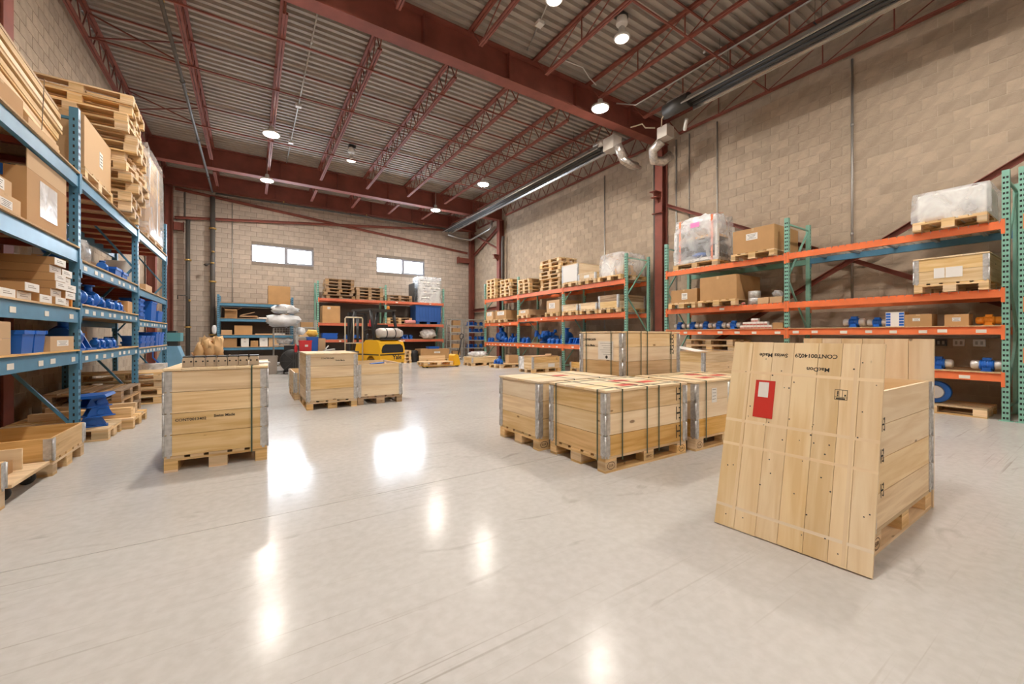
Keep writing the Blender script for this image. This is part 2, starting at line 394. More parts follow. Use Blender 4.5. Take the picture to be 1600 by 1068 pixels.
block_wall('wall_right', lambda u, v, w: (XR - w, YF + u, v), YB - YF, ZD, MORTAR, zlim=1.5)
block_wall('wall_left', lambda u, v, w: (XL + w, YF + u, v), YB - YF, ZD, MORTAR, zlim=3.0, n_single=200)
struct(MB().lim(XL, XR, YF - 0.2, YF, 0, ZD).obj('wall_front', BLOCK))
for k, (a, b, c, d) in enumerate(WIN):
    t = MB(); y0, y1 = YB + 0.02, YB + 0.10
    t.lim(a, b, y0, y1, c, c + 0.05); t.lim(a, b, y0, y1, d - 0.05, d); t.lim(a, a + 0.05, y0, y1, c + .05, d - .05); t.lim(b - 0.05, b, y0, y1, c + .05, d - .05)
    m = (a + b) / 2 + 0.08
    wd = struct(t.obj('window_%d' % (k + 1), WFRAME))
    MB().lim(m - 0.05, m + 0.05, y0 - .01, y1, c + .05, d - .05).obj('mullion', WFRAME, wd)
    s = MB(); s.lim(m + .05, b - .05, y0 - .008, y1 - .03, c + .05, c + .09); s.lim(m + .05, b - .05, y0 - .008, y1 - .03, d - .09, d - .05); s.lim(m + .05, m + .09, y0 - .008, y1 - .03, c + .09, d - .09); s.lim(b - .09, b - .05, y0 - .008, y1 - .03, c + .09, d - .09)
    s.obj('sash', WFRAME, wd)
    MB().lim(a + .05, m - .05, YB + .055, YB + .061, c + .05, d - .05).obj('pane', GLASS, wd)
    MB().lim(m + .09, b - .09, YB + .055, YB + .061, c + .09, d - .09).obj('pane', GLASS, wd)
    pl = bpy.data.lights.new('window_portal', 'AREA'); pl.shape = 'RECTANGLE'; pl.size = b - a; pl.size_y = d - c; pl.cycles.is_portal = True
    po = bpy.data.objects.new('window_portal', pl); C.objects.link(po); po.location = ((a + b) / 2, YB + .15, (c + d) / 2); po.rotation_euler = (-PI / 2, 0, 0)
# corrugated deck, flutes run along X
dk = MB(); y = YF - 0.05; P = 0.19; prof = []
while y < YB + 0.05:
    prof += [(y, 7.698), (y + 0.075, 7.698), (y + 0.095, 7.758), (y + 0.170, 7.758)]; y += P
i0 = dk._add([(XL - .05, a, z) for a, z in prof]); i1 = dk._add([(XR + .05, a, z) for a, z in prof])
for k in range(len(prof) - 1): dk.face((i0 + k, i1 + k, i1 + k + 1, i0 + k + 1), [(0, 0), (8, 0), (8, .05), (0, .05)])
dk.lim(XL - .1, XR + .1, YF - .1, YB + .1, 7.78, 7.9)
struct(dk.obj('ceiling', DECK))
# ---------------------------------------------------------------- deep roof beams (along X)
def roof_beam(y, z0, z1, fw, label):
    t = thing('roof_beam', label, 'beam', (0, y, z0))
    h = z1 - z0; x0, x1 = XL + .02, XR - .02
    MB().lim(x0, x1, -.012, .012, .025, h - .025).obj('web', REDPAINT, t)
    MB().lim(x0, x1, -fw / 2, fw / 2, 0, .025).obj('bottom_flange', REDPAINT, t)
    MB().lim(x0, x1, -fw / 2, fw / 2, h - .025, h).obj('top_flange', REDPAINT, t)
    for k in range(6):
        x = -1.1 + 1.67 * k * 1.2
        MB().lim(x - .006, x + .006, -fw / 2 + .02, -.013, .026, h - .026).obj('stiffener', REDPAINT, t)
    return t
roof_beam(7.80, 7.0, 7.695, .30, 'deep red roof beam crossing the hall overhead nearest the camera')
roof_beam(17.30, 7.0, 7.695, .30, 'deep red roof beam crossing the hall in front of the far wall lamps')
roof_beam(20.15, 7.06, 7.695, .25, 'dark red roof beam running just in front of the windowed back wall')
# ---------------------------------------------------------------- open-web joists (along Y)
def joist_meshes(L, panel, style):
    def tc(): return MB().lim(-.055, -.006, 0, L, .55, .60).lim(.006, .055, 0, L, .55, .60).mesh('top_chord', REDPAINT)
    def bc(): return MB().lim(-.045, -.006, .45, L - .45, 0, .045).lim(.006, .045, .45, L - .45, 0, .045).mesh('bottom_chord', REDPAINT)
    def wb():
        m = MB(); n = max(2, round((L - .9) / panel)); s = (L - .9) / n
        m.bar((0, .08, .56), (0, .45, .02), .022, .022); m.bar((0, L - .08, .56), (0, L - .45, .02), .022, .022)
        for k in range(n):
            a = .45 + k * s
            if style == 'V':
                m.bar((0, a, .03), (0, a + s / 2, .56), .02, .02); m.bar((0, a + s / 2, .56), (0, a + s, .03), .02, .02)
            else:
                m.bar((0, a, .03), (0, a, .56), .02, .02); m.bar((0, a, .56), (0, a + s, .03), .016, .016)
        return m.mesh('web', REDPAINT)
    k = ('joist', round(L, 3), panel, style)
    return shared(k, lambda: (tc(), bc(), wb()))
JX = [-2.72, -1.10, 0.53, 2.22, 3.90, 5.57, 7.25, 8.90, 10.46]
BAYS = [(-1.42, 7.645, 1.15, 'N', 'in the nearest bay'), (7.955, 17.145, .62, 'V', 'in the middle bay'), (17.455, 20.02, .62, 'V', 'in the short bay by the windows')]
for y0, y1, pan, sty, where in BAYS:
    for k, x in enumerate(JX):
        if k in (0, 8): lab = 'red open-web joist along the %s wall %s' % ('left' if k == 0 else 'right', where)
        else: lab = 'red open-web joist, %s from the left wall joist, %s' % (ORD[k - 1], where)
        t = thing('roof_joist', lab, 'joist', (x, y0, 7.095), 0, 'open-web roof joists')
        for me, nm in zip(joist_meshes(y1 - y0, pan, sty), ('top_chord', 'bottom_chord', 'web')): put(me, nm, t)
def along_x(name, y, z, w, label, x0=-2.66, x1=10.4):
    tag(MB().lim(x0, x1, y - w / 2, y + w / 2, z - w / 2, z + w / 2).obj(name, REDPAINT), label, 'bridging rod', 'joist bridging rods')
for y, where in ((1.6, 'closest to the camera'), (4.75, 'just before the near deep beam'), (11.12, 'beyond the near deep beam'), (14.12, 'halfway to the far deep beam')):
    along_x('bridging_rod', y, 7.627, .03, 'thin red bridging rod just under the joist tops ' + where)
    along_x('bridging_rod', y, 7.08, .03, 'thin red bridging rod under the joists ' + where)
along_x('bridging_rod', 9.14, 7.08, .03, 'thin red bridging rod close behind the near deep beam')
for y, wh in ((11.12, 'nearer'), (14.12, 'farther')):
    t = thing('cross_bridging', 'crossed thin red rods between left wall and first joist, the %s pair' % wh, 'bracing', (-2.0, y, 7.1))
    MB().bar((-.68, .06, 0), (.86, .06, .5), .025, .025).obj('brace_rod', REDPAINT, t); MB().bar((-.68, .09, .5), (.86, .09, 0), .025, .025).obj('brace_rod', REDPAINT, t)
# ---------------------------------------------------------------- columns
def column(x, y, h, d, wd, ax, label, bracket=None, cat='column'):
    t = thing('steel_column', label, cat, (x, y, 0))
    def L(a0, a1, b0, b1, z0, z1): return MB().lim(a0, a1, b0, b1, z0, z1) if ax == 'X' else MB().lim(b0, b1, a0, a1, z0, z1)
    L(-d / 2, -d / 2 + .018, -wd / 2, wd / 2, .02, h).obj('flange', REDPAINT, t); L(d / 2 - .018, d / 2, -wd / 2, wd / 2, .02, h).obj('flange', REDPAINT, t)
    L(-d / 2 + .018, d / 2 - .018, -.008, .008, .02, h).obj('web', REDPAINT, t)
    L(-d / 2 - .05, d / 2 + .05, -wd / 2 - .05, wd / 2 + .05, 0, .02).obj('base_plate', REDPAINT, t)
    if bracket:
        z, dirx, diry, ln = bracket
        b = MB(); b.prism([(0, -.12), (dirx * ln, .10), (dirx * ln, .18), (0, .18)], -.012, .012, 'XZ') if dirx else b.prism([(0, -.12), (diry * ln, .10), (diry * ln, .18), (0, .18)], -.012, .012, 'YZ')
        if dirx: b.lim(min(0, dirx * (ln + .04)), max(0, dirx * (ln + .04)), -.11, .11, .18, .20); b.lim(min(0, dirx * ln), max(0, dirx * ln), -.10, .10, .02, .035)
        else: b.lim(-.11, .11, min(0, diry * (ln + .04)), max(0, diry * (ln + .04)), .18, .20)
        b.obj('bracket', REDPAINT, t, ((-d / 2 if dirx < 0 else d / 2) * abs(dirx), (diry * wd / 2), z))
    return t
column(10.44, 7.80, 6.98, .26, .26, 'X', 'red steel column on the right wall beside the gap between racks', (5.35, -1, 0, .24))
MB().lim(10.22, 10.30, 7.62, 7.98, 4.92, 4.94).obj('splice_plate', REDPAINT).parent = None
o = bpy.data.objects['splice_plate']; tag(o, 'thin red plate collar round the right wall column below its bracket', 'plate')
column(10.44, 17.20, 6.98, .26, .26, 'X', 'red steel column on the right wall nearer the far corner', (5.05, -1, 0, .24))
column(10.42, 20.28, 7.04, .24, .24, 'X', 'red steel column standing in the far right corner')
column(-2.68, 17.20, 6.98, .22, .26, 'X', 'red steel column on the left wall behind the far end of the blue rack')
column(-2.70, 7.80, 6.98, .22, .26, 'X', 'red steel column on the left wall behind the blue rack')
column(-2.66, 20.28, 7.04, .24, .24, 'X', 'red steel column standing in the far left corner')
t = tag(MB().lim(-2.52, -2.21, 20.24, 20.40, 5.36, 5.66).lim(-2.23, -2.21, 20.18, 20.43, 5.32, 5.70).obj('stub_beam', REDPAINT), 'short red stub beam on the back wall beside the left corner column', 'bracket')
t = tag(MB().lim(9.62, 10.30, 20.24, 20.44, 5.28, 5.55).lim(9.60, 9.62, 20.18, 20.47, 5.24, 5.59).obj('stub_beam', REDPAINT), 'short red stub beam on the back wall beside the right corner column', 'bracket')
# ---------------------------------------------------------------- wall braces
def brace(p0, p1, label, w=.09, up=(0, 0, 1)):
    m = MB(); m.bar(p0, p1, .02, w, up=up)
    d = (Vector(p1) - Vector(p0)).normalized(); n = Vector((-.04, 0, 0)) if abs(p0[0] - p1[0]) < .3 else Vector((0, -.04, 0))
    s = Vector((0, 0, w / 2))
    m.bar(Vector(p0) + n + s, Vector(p1) + n + s, .09, .012, up=up)
    return tag(m.obj('wall_brace', REDPAINT), label, 'brace', 'diagonal wall braces')
brace((10.50, 7.62, 5.15), (10.50, -1.3, .45), 'red diagonal brace falling from the right wall column behind the near rack')
brace((10.40, 6.9, .60), (10.40, -.9, 5.2), 'red diagonal brace rising toward the camera end of the right wall')
brace((10.50, 17.36, 6.70), (10.50, 20.12, 5.70), 'red brace falling toward the far right corner column')
brace((10.40, 17.36, 5.6), (10.40, 20.12, 6.9), 'red brace rising toward the far right corner under the roof')
brace((10.44, 17.36, 2.62), (10.44, 20.12, 2.62), 'level red girt between the two columns in the far right corner', w=.16)
brace((-2.5, 20.44, 7.0), (10.25, 20.44, 5.86), 'long red brace falling left to right across the back wall')
brace((-2.5, 20.34, 5.84), (10.25, 20.34, 7.1), 'long red brace rising left to right across the back wall')
# ---------------------------------------------------------------- wall pipes and conduits
def pipe(name, pts, r, mat, label, cat, clips=0, clipm=None, group=None):
    t = thing(name, label, cat, pts[0], 0, group); p0 = Vector(pts[0])
    MB().path([Vector(p) - p0 for p in pts], r, 8).obj('pipe_run', mat, t)
    for k in range(clips):
        f = (k + .6) / (clips + .2); a = Vector(pts[0]).lerp(Vector(pts[-1]), f) - p0; d = (Vector(pts[-1]) - Vector(pts[0])).normalized()
        MB().tube(a - d * .03, a + d * .03, r * 1.5, 8).obj('coupling', clipm or mat, t)
    return t
RW = XR - .03
pipe('wall_conduit', [(RW, 10.28, .3), (RW, 10.28, 6.95)], .018, GALV, 'thin grey conduit up the right wall above the middle of the far rack', 'conduit', 3)
pipe('wall_conduit', [(RW, 7.39, .3), (RW, 7.39, 7.05)], .022, GALV, 'bright grey conduit just right of the big red wall column', 'conduit', 3)
pipe('wall_conduit', [(RW, 6.97, .3), (RW, 6.97, 7.05)], .014, GALV, 'thin conduit, second to the right of the big red wall column', 'conduit', 2)
pipe('wall_conduit', [(RW, 6.14, 2.5), (RW, 6.14, 7.03)], .018, GALV, 'grey conduit above the wrapped machine on the near rack', 'conduit', 2)
pipe('wall_conduit', [(RW, 3.22, 2.0), (RW, 3.22, 7.05)], .02, GALV, 'grey conduit above the empty stretch of the near right rack', 'conduit', 2)
pipe('drain_pipe', [(10.36, 16.86, 0), (10.36, 16.86, 5.8), (10.36, 16.8, 6.1)], .07, BLACKPIPE, 'black drain pipe beside the far right wall column', 'pipe', 1)
pipe('drain_pipe', [(10.47, 8.06, 0), (10.47, 8.06, 6.9)], .04, BLACKPIPE, 'black drain pipe beside the big red wall column', 'pipe')
t = pipe('sprinkler_riser', [(-2.07, 20.16, 0), (-2.07, 20.16, 5.78)], .075, BLACKPIPE, 'dark vertical sprinkler pipe on the back wall near the left corner', 'pipe', 2, BRASS)
MB().path([(0, -.08, 2.8), (-.18, -.1, 2.8), (-.3, -.1, 2.8), (-.3, -.1, 2.65)], .02).obj('valve_branch', BLACKPIPE, t)
MB().tube((.03, -.1, 2.62), (.10, -.1, 2.62), .04, 8).obj('brass_valve', BRASS, t)
t = pipe('sprinkler_riser', [(-1.29, 20.15, 0), (-1.29, 20.15, 6.82)], .085, BLACKPIPE, 'dark vertical sprinkler pipe left of the left window', 'pipe', 3, BRASS)
MB().lathe([(.02, -.05), (.09, 0), (.02, .06)], 10, c=(-.2, -.12, 4.05)).bar((-.2, -.1, 4.08), (0, -.08, 4.12), .03, .03).obj('alarm_bell', DARKSTEEL, t)
MB().tube((-.06, -.1, 4.15), (.06, -.1, 4.15), .035, 8).obj('brass_valve', BRASS, t); MB().lathe([(.05, -.03), (.05, .03)], 8, c=(.02, -.1, 4.6)).obj('pressure_gauge', BRASS, t)
pipe('wall_conduit', [(-.65, 20.46, 1.0), (-.65, 20.46, 6.9)], .016, GALV, 'thin grey conduit between the dark pipe and the left window', 'conduit', 2)
pipe('drain_pipe', [(-2.17, 20.2, 5.9), (-2.17, 20.2, 6.85)], .03, BLACKPIPE, 'short dark pipe high on the back wall above the left sprinkler riser', 'pipe')
t = pipe('sprinkler_main', [(-1.18, 20.0, 6.93), (9.0, 20.0, 6.93)], .04, BLACKPIPE, 'dark sprinkler pipe running level along the top of the back wall', 'pipe', 3)
for x in (1.19, 4.65, 6.9, 7.5): MB().tube((x + 1.18, 0, .03), (x + 1.18, 0, .10), .018, 6).lathe([(.03, .10), (.03, .115)], 8, c=(x + 1.18, 0, 0)).obj('sprinkler_head', BRASS, t)
t = pipe('sprinkler_branch', [(-1.29, 6.5, 6.955), (-1.29, 20.0, 6.955)], .035, BLACKPIPE, 'black sprinkler pipe running back under the roof near the left wall', 'pipe', 4)
for y in (9.2, 12.4, 15.6): MB().tube((0, y - 6.5, .03), (0, y - 6.5, .11), .018, 6).lathe([(.03, .11), (.03, .125)], 8, c=(0, y - 6.5, 0)).obj('sprinkler_head', BRASS, t)
t = pipe('ceiling_conduit', [(1.1, 8.0, 7.585), (1.1, 16.9, 7.585)], .016, GALV, 'bright grey conduit under the roof right of the left lamps', 'conduit', 3)
for y in (12.5, 15.0): MB().box(0, y - 8, -.02, .14, .12, .08).obj('junction_box', WHITEPAINT, t)
t = pipe('ceiling_conduit', [(8.35, -1.4, 7.2), (8.35, 7.0, 7.2), (8.0, 7.35, 7.3)], .018, GALV, 'bright conduit running under the joists in the bay nearest the camera', 'conduit', 2)
t = pipe('ceiling_conduit', [(4.75, 6.0, 7.64), (4.95, 6.6, 7.64), (5.2, 7.4, 7.64)], .014, GALV, 'thin conduit from the dim round lamp toward the near deep beam', 'conduit')
MB().box(.2, .6, -.03, .14, .14, .07).obj('junction_box', WHITEPAINT, t)
pipe('roof_cable', [(5.9, 7.2, 7.62), (6.5, 7.0, 7.5), (6.95, 7.25, 7.55), (7.18, 7.25, 7.45)], .012, WHITEPAINT, 'white cable sagging to the bright lamp before the near beam', 'cable')
# ---------------------------------------------------------------- radiant tube heaters (long bright troughs)
def heater(y0, y1, burner_y, label, turn):
    x, z = 8.66, 6.72
    t = thing('radiant_heater', label, 'heater', (x, y0, z)); L = y1 - y0
    prof = [(-.24, -.06), (-.19, .07), (-.10, .13), (.10, .13), (.19, .07), (.24, -.06)]
    m = MB(); n0 = m._add([(a, 0, b) for a, b in prof]); n1 = m._add([(a, L, b) for a, b in prof])
    n2 = m._add([(a * .97, 0, b - .008) for a, b in prof]); n3 = m._add([(a * .97, L, b - .008) for a, b in prof])
    for k in range(5):
        m.face((n0 + k, n0 + k + 1, n1 + k + 1, n1 + k)); m.face((n2 + k, n3 + k, n3 + k + 1, n2 + k + 1))
        m.face((n0 + k, n2 + k, n2 + k + 1, n0 + k + 1)); m.face((n1 + k, n1 + k + 1, n3 + k + 1, n3 + k))
    for e in (0, 5): m.face((n0 + e, n1 + e, n3 + e, n2 + e))
    m.obj('reflector', REFLECTOR, t)
    for a in (-.245, .245): MB().lim(a - .012, a + .012, 0, L, -.075, -.05).obj('reflector_lip', STEEL, t)
    MB().tube((-.07, .05, .0), (-.07, L - .05, .0), .05, 10).obj('radiant_tube', DARKSTEEL, t); MB().tube((.07, .05, .0), (.07, L - .05, .0), .05, 10).obj('radiant_tube', DARKSTEEL, t)
    for k in range(5):
        y = L * (k + .5) / 5
        MB().lim(-.2, .2, y - .012, y + .012, .13, .145).bar((-.15, y, .14), (-.15, y, .95), .006, .006, up=(0, 1, 0)).bar((.15, y, .14), (.15, y, .95), .006, .006, up=(0, 1, 0)).obj('hanger', DARKSTEEL, t)
    return t
h1 = heater(8.45, 19.7, 8, 'long shiny tube heater hung along the right side toward the far corner', 1)
MB().box(.05, -.30, .0, .34, .40, .36).obj('burner_box', GREYBOX, h1)
MB().path([(.05, -.5, -.10), (.12, -.55, -.30), (.35, -.45, -.42), (.75, -.35, -.42), (1.05, -.3, -.38)], .12, 10).obj('flexible_duct', FOIL, h1)
MB().path([(.2, -.5, -.40), (.4, -.62, -.55), (.8, -.55, -.55), (1.1, -.40, -.45)], .06, 8).obj('exhaust_hose', FOIL, h1)
MB().tube((-.1, -.1, .12), (-.1, .25, .12), .09, 10).obj('foil_elbow', FOIL, h1)
h2 = heater(-3.0, 5.75, 6, 'long shiny tube heater hung along the right side nearest the camera', -1)
MB().tube((-.05, 8.65, .05), (-.05, 9.3, .05), .17, 12).obj('burner_housing', DARKSTEEL, h2)
MB().tube((-.05, 8.75, .13), (-.05, 9.2, .13), .13, 10).obj('foil_wrap', FOIL, h2)
MB().box(.55, 9.75, -.12, .30, .30, .30).obj('burner_box', GREYBOX, h2)
MB().path([(.6, 9.9, -.25), (.55, 10.15, -.42), (.72, 10.25, -.62), (1.0, 10.15, -.62), (1.15, 10.0, -.45)], .13, 10).obj('flexible_duct', FOIL, h2)
MB().path([(.5, 9.1, -.05), (.65, 9.25, -.22)], .045, 8).obj('paper_roll_tube', WHITEPAINT, h2)
MB().path([(.45, 10.0, .1), (.3, 10.2, .15), (.3, 10.3, .3), (.22, 10.42, .28), (.12, 10.55, .26)], .018, 8).obj('gas_hose', CREAM, h2)
MB().path([(.38, 9.75, .0), (.2, 9.6, .1), (.0, 9.32, .08)], .014, 6).obj('power_cable', CREAM, h2)
pipe('exhaust_pipe', [(8.75, 19.76, 6.60), (9.4, 19.8, 6.5), (10.06, 19.7, 6.45), (10.08, 17.6, 6.6), (10.08, 17.45, 6.7), (10.08, 17.45, 6.92)], .06, GALV, 'grey exhaust pipe bending round the far right corner from the heater', 'pipe')
# ---------------------------------------------------------------- lamps
def lamp(x, y, z, lens, label, r=.20, cord=.27):
    t = thing('high_bay_lamp', label, 'lamp', (x, y, z), 0, 'round high-bay ceiling lamps')
    put(shared(('lamp_body', r), lambda: MB().lathe([(r, .0), (r + .02, .015), (r + .01, .05), (r * .6, .09), (.07, .12), (.06, .22), (.02, .24)], 20).mesh('housing', WHITEPAINT)), 'housing', t)
    put(shared(('lamp_lens', r, lens.name), lambda: MB().lathe([(r * .93, -.012), (r * .95, -.001)], 20).mesh('lens', lens)), 'lens', t)
    MB().tube((0, 0, .24), (0, 0, cord), .008, 6).obj('hanging_cord', GALV, t)
    return t
lamp(.48, 13.05, 6.83, LENS, 'lit round lamp hanging in the middle bay on the left')
lamp(7.22, 13.1, 6.83, LENS, 'lit round lamp hanging in the middle bay near the heater')
lamp(7.22, 7.15, 6.83, LENS, 'lit round lamp hanging right in front of the near deep beam')
lamp(6.92, 16.95, 6.83, LENS, 'lit round lamp by the far deep beam on the right', cord=.868)
lamp(.49, 17.0, 6.83, LENS, 'lit round lamp by the far deep beam on the left', cord=.814)
lamp(.48, 7.0, 6.83, LENS, 'lit round lamp over the left aisle above the picture')
for x, a in ((.48, 'left'), (7.22, 'right')):
    for y, b in ((1.2, 'beside'), (-4.8, 'behind')): lamp(x, y, 6.83, LENS, 'lit round lamp %s the camera on the %s' % (b, a))
for x, y, lab in ((2.85, 14.4, 'dim round lamp hanging between joists in the middle bay'), (6.2, 5.55, 'dim round lamp hanging right of the other dim lamp in the near bay'), (4.48, 5.55, 'dim round lamp at the top edge over the near bay')):
    t = lamp(x, y, 7.15, LENSDIM, lab, .14, .27)
    MB().lathe([(.10, .27), (.12, .30), (.10, .42), (.04, .46)], 14).obj('driver_housing', WHITEPAINT, t); MB().box(.03, .04, .49, .22, .16, .10).obj('mounting_box', DARKSTEEL, t)
# ================================================================ BUILDERS
def pallet_boxes(L=1.2, W=.8, deck=5):
    out = []; bx = L / 2 - .0725; by = W / 2 - .05
    for y, w in ((-by, .10), (0, .145), (by, .10)): out.append(('bottom_board', 0, y, .011, L, w, .022))
    for x in (-bx, 0, bx):
        for y, w in ((-by, .10), (0, .145), (by, .10)): out.append(('block', x, y, .061, .145, w, .078))
        out.append(('cross_board', x, 0, .111, .145, W, .022))
    if deck == 5: ws = [(-by + .0225, .145), (-by * .46, .10), (0, .145), (by * .46, .10), (by - .0225, .145)]
    else: ws = [(-W / 2 + .05 + k * (W - .1) / (deck - 1), .09) for k in range(deck)]
    for y, w in ws: out.append(('top_board', 0, y, .133, L, w, .022))
    return out
def pallet_parts(parent, mat=None, L=1.2, W=.8, z=0.0, x=0.0, y=0.0, rot=0.0):
    for nm, cx, cy, cz, sx, sy, sz in pallet_boxes(L, W): piece(nm, parent, mat or PALLET, x + cx, y + cy, z + cz, sx, sy, sz)
def pallet_mesh(mat=None, L=1.2, W=.8):
    mat = mat or PALLET
    def mk():
        m = MB()
        for b in pallet_boxes(L, W): m.box(*b[1:])
        return m.mesh('pallet', mat)
    return shared(('pallet', mat.name, L, W), mk)
def pallet(x, y, rot, label, z=0.0, parts=True, mat=None, L=1.2, W=.8, group='wooden pallets'):
    if parts:
        t = thing('pallet', label, 'pallet', (x, y, z), rot, group); pallet_parts(t, mat, L, W); return t
    return tag(put(pallet_mesh(mat, L, W), 'pallet', None, (x, y, z), (0, 0, rot)), label, 'pallet', group)
def pallet_stack(x, y, z, rot, n, where, mat=None, jit=.03, parts=False, L=1.2, W=.8, group='stacked wooden pallets', jr=.03):
    R = random.Random(int(x * 100 + y * 7 + n))
    for k in range(n):
        lv = 'bottom pallet' if k == 0 else 'top pallet' if k == n - 1 else '%s pallet up' % ORD[k]
        pallet(x + (R.random() - .5) * jit * 2, y + (R.random() - .5) * jit * 2, rot + (R.random() - .5) * jr * 2, '%s of %s' % (lv, where), z + k * .1445, parts, mat, L, W, group)
    return z + n * .1445
def hinge_mesh(h):
    def mk():
        m = MB()   # corner at origin, plates run along +x and +y on the outside faces (-y and -x)
        m.lim(-.004, .058, -.004, 0, .004, h - .006); m.lim(-.004, 0, 0, .058, .004, h - .006)
        m.tube((-.004, -.004, -.006), (-.004, -.004, h - .012), .009, 8)
        for z in (.03, h / 2, h - .035): m.lim(.012, .050, -.007, -.004, z - .012, z + .012); m.lim(-.007, -.004, .012, .050, z - .012, z + .012)
        m.lim(.02, .045, -.006, .002, -.016, .004); m.lim(-.006, .002, .02, .045, -.016, .004)
        return m.mesh('hinge', ZINC)
    return shared(('hinge', round(h, 3)), mk)
def collar(t, z, h=.195, L=1.2, W=.8, wd=None, name='collar'):
    c = bpy.data.objects.new(name, None); C.objects.link(c); c.parent = t; c.location = (0, 0, z); c.empty_display_size = .05
    wd = wd or PINE; th = .02; hh = h - .004
    for s in (-1, 1): piece('side_board', c, wd, 0, s * (W / 2 - th / 2), hh / 2, L - .004, th, hh); piece('end_board', c, wd, s * (L / 2 - th / 2), 0, hh / 2, th, W - 2 * th - .004, hh)
    for x, y, a in ((-1, -1, 0), (1, -1, PI / 2), (1, 1, PI), (-1, 1, -PI / 2)): put(hinge_mesh(h), 'hinge', c, (x * L / 2, y * W / 2, 0), (0, 0, a))
    return c
def strap_loop(t, axis, pos, L, W, z0, z1, mat=None):
    m = MB(); e = .003; w = .014
    if axis == 'X':      # loop lies at x = pos, runs across the width
        m.lim(pos - w / 2, pos + w / 2, -W / 2 - e - .001, -W / 2 - .001, z0, z1 + e); m.lim(pos - w / 2, pos + w / 2, W / 2 + .001, W / 2 + e + .001, z0, z1 + e); m.lim(pos - w / 2, pos + w / 2, -W / 2 - .001, W / 2 + .001, z1, z1 + e)
    else:
        m.lim(-L / 2 - e - .001, -L / 2 - .001, pos - w / 2, pos + w / 2, z0, z1 + e); m.lim(L / 2 + .001, L / 2 + e + .001, pos - w / 2, pos + w / 2, z0, z1 + e); m.lim(-L / 2 - .001, L / 2 + .001, pos - w / 2, pos + w / 2, z1, z1 + e)
    return m.obj('strap', mat or STRAP, t)
def lid_planks(c, L, W, z, wd, n=6, th=.02):
    w = W / n
    for k in range(n): piece('plank', c, wd, 0, -W / 2 + w * (k + .5), z + th / 2, L, w - .003, th)
def crate(x, y, rot, n, label, z=0.0, lid=True, sx=(), sy=(), h=.195, L=1.2, W=.8, woods=None, pw=None, group='pine pallet-collar crates', nopal=False):
    t = thing('pallet_crate', label, 'crate', (x, y, z), rot, group)
    z0 = 0
    if not nopal:
        p = bpy.data.objects.new('pallet_base', None); C.objects.link(p); p.parent = t; p.empty_display_size = .05
        pallet_parts(p, pw or PALLET, L, W); z0 = .146
    for k in range(n): collar(t, z0 + k * h, h, L, W, (woods or [PINE] * n)[k])
    zt = z0 + n * h
    if lid:
        c = bpy.data.objects.new('lid', None); C.objects.link(c); c.parent = t; c.location = (0, 0, zt); lid_planks(c, L + .02, W + .02, 0, PINE_PALE); zt += .02
    for a in sx: strap_loop(t, 'X', a, L + .02, W + .02, .10, zt)
    for a in sy: strap_loop(t, 'Y', a, L + .02, W + .02, .10, zt)
    return t, zt
def carton(x, y, z, sx, sy, sz, label, rot=0.0, mat=None, flaps=False, sticker=None, tape=True, group='cardboard cartons', name='carton', face='-x'):
    t = thing(name, label, 'box', (x, y, z), rot, group); mat = mat or KRAFT
    if flaps:
        b = MB(); e = .006
        b.lim(-sx / 2, sx / 2, -sy / 2, sy / 2, 0, e); b.lim(-sx / 2, -sx / 2 + e, -sy / 2, sy / 2, e, sz); b.lim(sx / 2 - e, sx / 2, -sy / 2, sy / 2, e, sz)
        b.lim(-sx / 2 + e, sx / 2 - e, -sy / 2, -sy / 2 + e, e, sz); b.lim(-sx / 2 + e, sx / 2 - e, sy / 2 - e, sy / 2, e, sz)
        b.obj('box_body', mat, t); fl = min(sx, sy) * .45
        for k in range(4):
            a = PI / 2 * k; dd = (sx if k % 2 == 0 else sy) / 2; ww = (sy if k % 2 == 0 else sx) - .01
            m = MB().lim(0, fl, -ww / 2, ww / 2, 0, .005); o = m.obj('flap', mat, t, (math.cos(a) * (dd - .002), math.sin(a) * (dd - .002), sz)); o.rotation_euler = (0, (-.5, .5, -1.0, .3)[k], a)
    else:
        MB().lim(-sx / 2, sx / 2, -sy / 2, sy / 2, 0, sz).obj('box_body', mat, t)
        if tape:
            m = MB()
            if sy >= sx: m.lim(-.025, .025, -sy / 2 - .001, sy / 2 + .001, sz - .12 * sz, sz + .001)
            else: m.lim(-sx / 2 - .001, sx / 2 + .001, -.025, .025, sz - .12 * sz, sz + .001)
            m.obj('tape_strip', KRAFT2, t)
    if sticker:
        a, b, w, h = sticker; m = MB()
        if face == '-x': m.lim(-sx / 2 - .002, -sx / 2, a - w / 2, a + w / 2, b - h / 2, b + h / 2)
        elif face == '+x': m.lim(sx / 2, sx / 2 + .002, a - w / 2, a + w / 2, b - h / 2, b + h / 2)
        else: m.lim(a - w / 2, a + w / 2, -sy / 2 - .002, -sy / 2, b - h / 2, b + h / 2)
        s = m.obj('sticker', PAPER, t)
        q = MB()
        for k in range(4):
            zz = b + h * (.3 - .2 * k); ln = w * (.38 - .07 * (k % 3))
            if face == '-x': q.lim(-sx / 2 - .003, -sx / 2 - .002, a - ln, a + ln, zz - h * .025, zz + h * .025)
            elif face == '+x': q.lim(sx / 2 + .002, sx / 2 + .003, a - ln, a + ln, zz - h * .025, zz + h * .025)
            else: q.lim(a - ln, a + ln, -sy / 2 - .003, -sy / 2 - .002, zz - h * .025, zz + h * .025)
        q.obj('print_line', INK, s)
    return t
